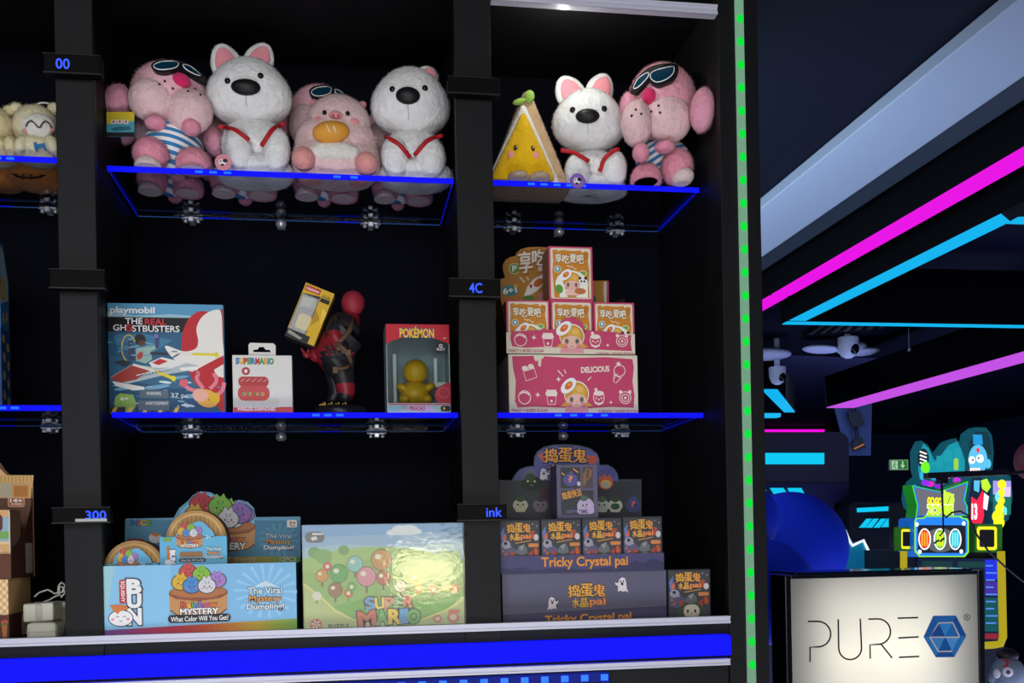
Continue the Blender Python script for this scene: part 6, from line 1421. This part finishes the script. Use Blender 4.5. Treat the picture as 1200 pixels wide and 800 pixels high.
f.line([(920, 400), (790, 399), (829, 337), (891, 335), (921, 397)], 6, pm('d8ccb8', .5, 1.2)); f.line([(790, 399), (828, 463), (889, 461)], 6, pm('d8ccb8', .5, 1.2))
f.b.build('hexagon_emblem', t, norm=False); f.b = B(); f.t.bm.free(); f.t = B()
f.ring(953, 312, 13, 13, 3, ink); f.text('R', 948, 305, 959, 319, ink, .01); f.done(t, 'registered_mark', 'registered_lettering')
def lamp(name, kind, loc, energy, color=(1, 1, 1), size=.1, size_y=None, look=None):
    l = bpy.data.lights.new(name, kind); l.energy = energy; l.color = color
    if kind == 'AREA':
        l.size = size
        if size_y: l.shape = 'RECTANGLE'; l.size_y = size_y
    else: l.shadow_soft_size = size
    o = bpy.data.objects.new(name, l); COL.objects.link(o); o.location = loc
    if look is not None: o.rotation_euler = (V(look)-V(loc)).to_track_quat('-Z', 'Y').to_euler()
    return o
xc = (x0+x1)/2
lamp('sign_lamp', 'AREA', (xc, YS+.108, zi-.36), 2.3, (1, .98, .93), .5, .7, (xc, YS-1, zi-.36))
for dx_ in (-.14, 0, .1): lamp('sign_lamp', 'POINT', (xc+dx_, YS+.09, at(1040, 764, YS).z), .16, (1, .93, .7), .04)
# ------------------------------------------------------------------ zombie arcade machine
YZ = 3.2; A_ = lambda x, y, d=0: at(1030+x/4.21, 490+y/4.21, YZ+d)
t = T('arcade_machine', V((A_(330, 600).x, YZ+.3, FLOOR)), 'green and yellow zombie shooting arcade machine with glowing marquee', 'arcade machine')
sil = [(150, 440), (140, 400), (145, 350), (165, 310), (195, 285), (185, 250), (183, 160), (208, 110), (240, 130), (262, 165), (276, 196), (300, 160), (335, 115), (380, 98), (405, 130), (428, 110), (436, 72), (475, 44), (530, 46), (558, 85), (566, 170), (560, 255), (650, 285), (660, 390), (640, 500), (600, 522), (440, 522), (200, 480)]
b = B(em('0a4452', 1.3)); b.prism([A_(*p) for p in sil], (0, .06, 0)); b.build('marquee_board', t)
o = A_(0, 700, -.001); f = Face(o, A_(700, 700, -.001)-o, A_(0, 0, -.001)-o, (0, -1, 0), (0, 0, 700, 700))
e = lambda h, s=1.0: em(h, s*1.8)
f.poly([(190, 250), (200, 160), (215, 120), (240, 140), (270, 205), (300, 180), (340, 125), (382, 106), (402, 145), (420, 200), (420, 265), (200, 300)], e('0f7484'))
for x, y, w, h in ((250, 215, 60, 12), (320, 150, 40, 60), (370, 140, 30, 90), (280, 180, 30, 60), (330, 235, 80, 10)): f.rect(x, y, x+w, y+h, e('157a86'))
f.rrect(365, 190, 388, 250, 10, e('7aa83a')); f.poly([(440, 110), (475, 55), (530, 55), (550, 100), (555, 170), (440, 180)], e('0b2a34')); f.poly([(460, 70), (505, 70), (510, 120), (462, 120)], e('1a7ab0'))
# zombies
f.oval(485, 195, 47, 75, e('4a9cc0')); f.oval(535, 215, 16, 24, e('4a9cc0')); f.oval(455, 198, 17, 19, e('d8e4e4')); f.oval(495, 190, 19, 21, e('d8e4e4')); f.oval(460, 198, 5, 5, e('101418')); f.oval(488, 188, 5, 5, e('101418')); f.oval(485, 148, 8, 12, e('c02a2a')); f.rrect(440, 240, 500, 268, 8, e('a01c2c'))
for k in range(4): f.rect(446+13*k, 238, 456+13*k, 252, e('e4e8e0'))
f.poly([(455, 290), (500, 285), (545, 350), (540, 515), (445, 515), (440, 380)], e('0f1c2c')); f.poly([(465, 300), (495, 300), (490, 360), (465, 350)], e('4a9cc0'))
f.poly([(452, 380), (480, 400), (510, 345), (515, 480), (505, 515), (448, 515), (450, 430)], e('c81e3c')); f.poly([(515, 360), (540, 380), (530, 450), (510, 440)], e('c8c4cc')); f.text('13', 455, 420, 480, 492, e('e0dce0'), .05)
f.poly([(500, 300), (530, 290), (550, 330), (530, 360), (505, 340)], e('9cd02a')); f.rect(560, 300, 650, 370, e('8a7ac0')); f.rect(560, 380, 650, 470, e('145a50')); f.rect(600, 330, 648, 380, e('b4a0d8'))
for x, y, r in ((605, 318, 22), (602, 360, 18), (600, 400, 20), (595, 440, 24), (585, 480, 30), (590, 510, 28)): f.oval(x, y, r, r*1.1, e('ccc81c'))
f.line([(560, 480), (600, 430), (625, 470)], 12, e('ccc81c')); f.oval(580, 380, 10, 24, e('5ac0d8')); f.oval(620, 450, 10, 20, e('5ac0d8'))
f.oval(215, 195, 28, 50, e('101a1c'))
for k in range(4): f.line([(198, 160+18*k), (232, 172+18*k)], 7, e('d8dce0'))
f.oval(225, 240, 22, 32, e('5ac81e')); f.oval(210, 280, 14, 22, e('2a8ab0')); 
for x, y, h in ((250, 320, 'b01ca0'), (290, 330, '6a1cb0'), (330, 280, 'c81eb0'), (270, 290, '1c7ab0'), (380, 300, 'a020b0'), (310, 300, '20b0c0'), (225, 315, '7a20c0')): f.oval(x, y, 20, 14, e(h))
for x, y, r, h in ((160, 370, 20, '1c3ac0'), (155, 410, 16, '2a5ae0'), (172, 340, 12, '1c5ac0'), (165, 450, 16, '2050d0'), (178, 400, 8, 'e0d820'), (172, 430, 9, 'd0d020')): f.oval(x, y, r, r*1.3, e(h))
f.done(t, 'marquee_art', 'marquee_lettering')
ttl = [(160, 328), (295, 357), (437, 305), (420, 400), (434, 430), (436, 478), (215, 478), (175, 495), (184, 430)]
b = B(pm('28a028', .4, 1.1)); b.prism([A_(*p, -.10) for p in ttl], (0, .09, 0)); b.build('title_board', t)
o = A_(0, 700, -.101); f = Face(o, A_(700, 700, -.101)-o, A_(0, 0, -.101)-o, (0, -1, 0), (0, 0, 700, 700))
cx, cy = 305, 415; f.poly([(x, y) for x, y in ttl], e('3fb81e', .9)); f.poly([(cx+(x-cx)*.955, cy+(y-cy)*.94) for x, y in ttl], e('1a5ac8')); f.poly([(cx+(x-cx)*.90, cy+(y-cy)*.87) for x, y in ttl], e('55565e'))
f.oval(335, 400, 34, 40, e('a8cc3a')); f.oval(325, 370, 8, 22, e('a8cc3a'), -20); f.oval(355, 385, 8, 20, e('a8cc3a'), 30); f.line([(330, 440), (340, 400), (350, 380)], 4, e('5a7a1c'))
f.text('GO', 236, 388, 268, 424, e('e0d428'), .07, out=e('5a4a10'), ow=.04); f.text('GO', 272, 390, 306, 424, e('e0d428'), .07, out=e('5a4a10'), ow=.04)
f.text('ZOMBIE', 236, 428, 360, 474, e('a0d01c'), .07, out=e('e8e8d8'), ow=.05)
f.done(t, 'title_art', 'title_lettering')
lp = [(172, 505), (178, 490), (215, 488), (225, 478), (400, 478), (412, 488), (432, 490), (440, 505), (440, 660), (420, 684), (195, 684), (172, 655)]
b = B(pm('1c78d0', .35, 1.2)); b.prism([A_(*p, -.16) for p in lp], (0, .15, 0)); b.build('lamp_panel', t)
o = A_(0, 700, -.161); f = Face(o, A_(700, 700, -.161)-o, A_(0, 0, -.161)-o, (0, -1, 0), (0, 0, 700, 700)); cx, cy = 306, 582
f.poly(lp, e('7ac81e', .9)); f.poly([(cx+(x-cx)*.95, cy+(y-cy)*.94) for x, y in lp], e('1c6ad0')); f.rrect(188, 525, 424, 664, 8, e('14181e')); f.oval(300, 600, 80, 60, e('4a4c4e'), 0)
for x, c1, c2 in ((222, 'c83c20', 'd8982c'), (297, '6ab41c', 'd0c828'), (372, '2a9ab0', '7ac8d0')):
    f.oval(x, 595, 31, 54, e('d8dcdc')); f.oval(x, 595, 25, 47, e('1a1c20')); f.oval(x, 595, 24, 44, e(c1))
    for k in (-12, 0, 12): f.rect(x+k-3, 562, x+k+3, 628, e(c2))
for x, y in ((184, 522), (414, 516), (198, 658), (402, 656)): f.oval(x, y, 9, 11, e('c8d8d8'))
f.line([(268, 616), (290, 600), (300, 606), (318, 588)], 10, e('14181e'))
f.done(t, 'panel_art')
for x0_, x1_, y0_, y1_, lb in ((108, 172, 542, 648, 0), (478, 605, 528, 655, 1)):
    b = B(pm('3a7a1c', .4, 1.2)); b.prism([A_(x0_-4, y0_-6, -.12), A_(x1_+4, y0_-6, -.12), A_(x1_+2, y1_+6, -.12), A_(x0_-4, y1_+6, -.12)], (0, .06, 0)); sb_ = b.build('speaker_box', t)
    f = Face(A_(x0_, y1_, -.121), A_(x1_, y1_, -.121)-A_(x0_, y1_, -.121), A_(x0_, y0_, -.121)-A_(x0_, y1_, -.121), (0, -1, 0), (0, 0, 100, 100)); f.rrect(4, 4, 82, 96, 10, e('c8c020')); f.rrect(14, 16, 72, 84, 6, e('0c0c0e')); f.done(sb_, 'speaker_frame')
b = B(em('b8a81c', .9)); b.tube([A_(602, 655, -.12), A_(605, 760, -.12), A_(612, 1080, -.12), A_(600, 1112, -.12), A_(560, 1118, -.12), A_(480, 1122, -.12)], .02, 8); b.build('yellow_tube', t)
b = B(em('b8a81c', .9)); b.tube([A_(122, 655, -.12), A_(122, 1000, -.12)], .018, 8); b.build('yellow_tube', t)
bd = B(pm('0d1016', .5, 1.2)); z1_ = A_(0, 655, 0).z; bd.box((A_(112, 700).x, YZ-.02, FLOOR), (A_(600, 700).x, YZ+.6, z1_)); bd.box((A_(170, 600).x, YZ+.0, z1_), (A_(600, 600).x, YZ+.25, A_(0, 420).z)); bd.build('body', t)
b = B(em('15203c', .9)); b.prism([A_(200, 690, -.04), A_(588, 690, -.04), A_(588, 1090, -.04), A_(200, 1090, -.04)], (0, .02, 0)); sc = b.build('screen', t)
o = A_(0, 1100, -.042); f = Face(o, A_(700, 1100, -.042)-o, A_(0, 0, -.042)-o, (0, -1, 0), (0, 0, 700, 1100))
f.rrect(210, 700, 360, 740, 8, e('0f2a2a')); f.rrect(385, 700, 520, 730, 8, e('10302e')); f.rect(520, 690, 586, 790, e('1c2ac0', .8)); f.rect(520, 800, 586, 870, e('3a2a90', .7)); f.rect(520, 880, 586, 1050, e('0f4a50', .7)); f.rect(520, 1060, 586, 1088, e('7a1c2c', .8))
for k in range(9): f.line([(524, 720+36*k), (560+(k*17) % 24, 720+36*k)], 7, e('4a7ad0', .8))
f.done(sc, 'screen_image')
# boom arm with cable in front of the machine
Ya = 2.4; A2 = lambda x, y, d=0: at(1030+x/4.21, 490+y/4.21, Ya+d)
t = T('boom_arm', A2(400, 280), 'black horizontal arm with dangling cable in front of the zombie machine', 'arm')
b = B(m_dark); b.obox(A2(243, 296), A2(640, 278)-A2(243, 296), A2(243, 268)-A2(243, 296), V((0, .04, 0))); b.obox(A2(640, 278), A2(1100, 240)-A2(640, 278), A2(640, 262)-A2(640, 278), V((0, .04, 0))); b.obox(A2(305, 322), A2(342, 322)-A2(305, 322), A2(305, 290)-A2(305, 322), V((0, .04, 0))); b.build('arm_bar', t)
b = B(m_dark); pts = [(308, 320), (312, 400), (316, 470), (330, 490), (360, 465), (400, 458), (440, 478), (480, 570), (540, 655), (620, 730), (700, 795), (760, 840)]
cp = [A2(*p) for p in pts]; b.tube(cp, .0045, 6); b.tube([A2(312, 330), A2(318, 560), A2(300, 580)], .004, 6); b.build('cable', t)
xp = A2(1090, 250); b = B(m_dark); b.tube([V((xp.x, xp.y+.02, FLOOR)), V((xp.x, xp.y+.02, xp.z+.02))], .03, 10); b.lathe([(.2, 0), (.2, .02), (.03, .04)], (xp.x, xp.y+.02, FLOOR)); b.build('stand', t)
c = at(1206, 540, 2.5); b = B(pm('4a1420', .6, 1.2)); b.ell(c, (16*mpp(c), .07, 22*mpp(c))); b.tube([c, V((c.x, c.y, FLOOR))], .02, 8); b.build('game_gun_holder', None, 'dark red rounded shape at the photo edge beside the boom arm', None, 'game part')
# grey zombie bust
Yb = 1.7; c = at(1181, 790, Yb); s = mpp(c); t = T('zombie_bust', (c.x, Yb, FLOOR), 'grey zombie head ornament low at the photo corner beside the sign', 'ornament')
mg = pm('6c7480', .5, 1.1); b = B(mg); b.ell(c, (20*s, .05, 21*s), seg=36, fn=lambda p: (p.x*(1+.08*p.z), p.y, p.z)); b.ell(c+V((-20*s, 0, -3*s)), (5*s, .015, 6*s)); b.ell(c+V((20*s, 0, -3*s)), (5*s, .015, 6*s)); b.ell(c+V((0, 0, -26*s)), (16*s, .04, 12*s)); b.build('head', t)
b = B(pm('c4c2c8', .3)); H = [(c, (20*s, .05, 21*s))]; feat(b, 1181, 787, 6, 6, H, .008); feat(b, 1168, 789, 4.5, 5.5, H, .008); b.build('eyeball', t)
b = B(pm('5a2a3a')); feat(b, 1181.5, 787.5, 2.4, 2.4, [(c+V((0, -.008, 0)), H[0][1])], .003); feat(b, 1167.5, 789.5, 2, 2, [(c+V((0, -.008, 0)), H[0][1])], .003); b.build('pupil', t)
b = B(pm('b01c24')); onto(b, [(1175, 773), (1182, 773), (1181, 781), (1177, 783)], H, .002); b.build('wound', t)
b = B(pm('1a1016')); b.ell(c+V((2*s, .01, 22*s)), (13*s, .035, 9*s)); b.build('hair', t)
b = B(pm('2a98a0', .5, 1.2)); b.box((c.x-.06, Yb-.04, FLOOR), (c.x+.06, Yb+.05, c.z-24*s), .006); b.build('plinth', t)
# ------------------------------------------------------------------ light
w = bpy.data.worlds.new('world'); S.world = w; w.use_nodes = True
w.node_tree.nodes['Background'].inputs[0].default_value = (.35, .42, .75, 1); w.node_tree.nodes['Background'].inputs[1].default_value = .03
lamp('ceiling_lamp', 'AREA', (-.9, -3.2, 1.5), 62, (.96, .97, 1), 2.4, 1.4, (-.1, .1, .2))
lamp('hall_fill', 'AREA', (.95, 2.6, .75), 52, (.55, .75, 1), 4, .5, (1.9, 2.7, 1.32))  # added fill for the beam's side face, no fixture known there
lamp('under_fill', 'AREA', (0, -1.5, -1.3), 24, (.9, .92, 1), 2.4, .8, (0, .2, .7))  # added upward fill for the plush undersides, not an actual counter light
lamp('front_fill', 'AREA', (-.2, -3.8, -.1), 39, (.95, .96, 1), 2.6, 1.6, (0, .1, .2))  # added low frontal fill, no known screen behind it
q0, q1 = at(462, 692, .011), at(536, 643, .011)
def mirrored(p, yl): d = p-CAM; k = (.011-yl)/d.y; return V((p.x+d.x*k, yl, p.z+d.z*k))
m0, m1 = mirrored(q0, -3.4), mirrored(q1, -3.4); mc_ = (m0+m1)/2
lamp('warm_lamp', 'AREA', mc_, 5, (1, .9, .5), abs(m1.x-m0.x), abs(m1.z-m0.z), (mc_.x-.2, 0, mc_.z+.05))
lamp('hall_fill', 'AREA', (3.2, 1.6, -1.2), 8, (.62, .72, 1), 1.5, 1.5, (1.9, 3.2, 1.25))  # added fill to brighten the pale beam from below
lamp('hall_fill', 'AREA', (4.0, 4.0, -1.5), 270, (.45, .55, 1), 4, 8, (4.0, 4.0, 2))  # added uplight near the floor to lift the dark ceiling
lamp('hall_fill', 'AREA', (4.5, 6.5, 1.0), 70, (.5, .6, 1), 1.5, 1.5, (4.0, 11, .3))  # added fill for the far wall and its pale panel
p_ = at(665, 9, -.03); lamp('spot_lamp', 'POINT', (p_.x+.01, .05, p_.z+.012), .9, (1, 1, .9), .004)
for o in S.objects:
    if '_o' in o: del o['_o']
    if '_d' in o: del o['_d']
vs = S.view_settings; vs.view_transform = 'Standard'; vs.look = 'None'; vs.exposure = 0; vs.gamma = 1; vs.use_curve_mapping = False
S.cycles.use_denoising = True; S.cycles.max_bounces = 8; S.cycles.transparent_max_bounces = 16; S.cycles.caustics_reflective = False; S.cycles.caustics_refractive = False; S.cycles.sample_clamp_indirect = 4
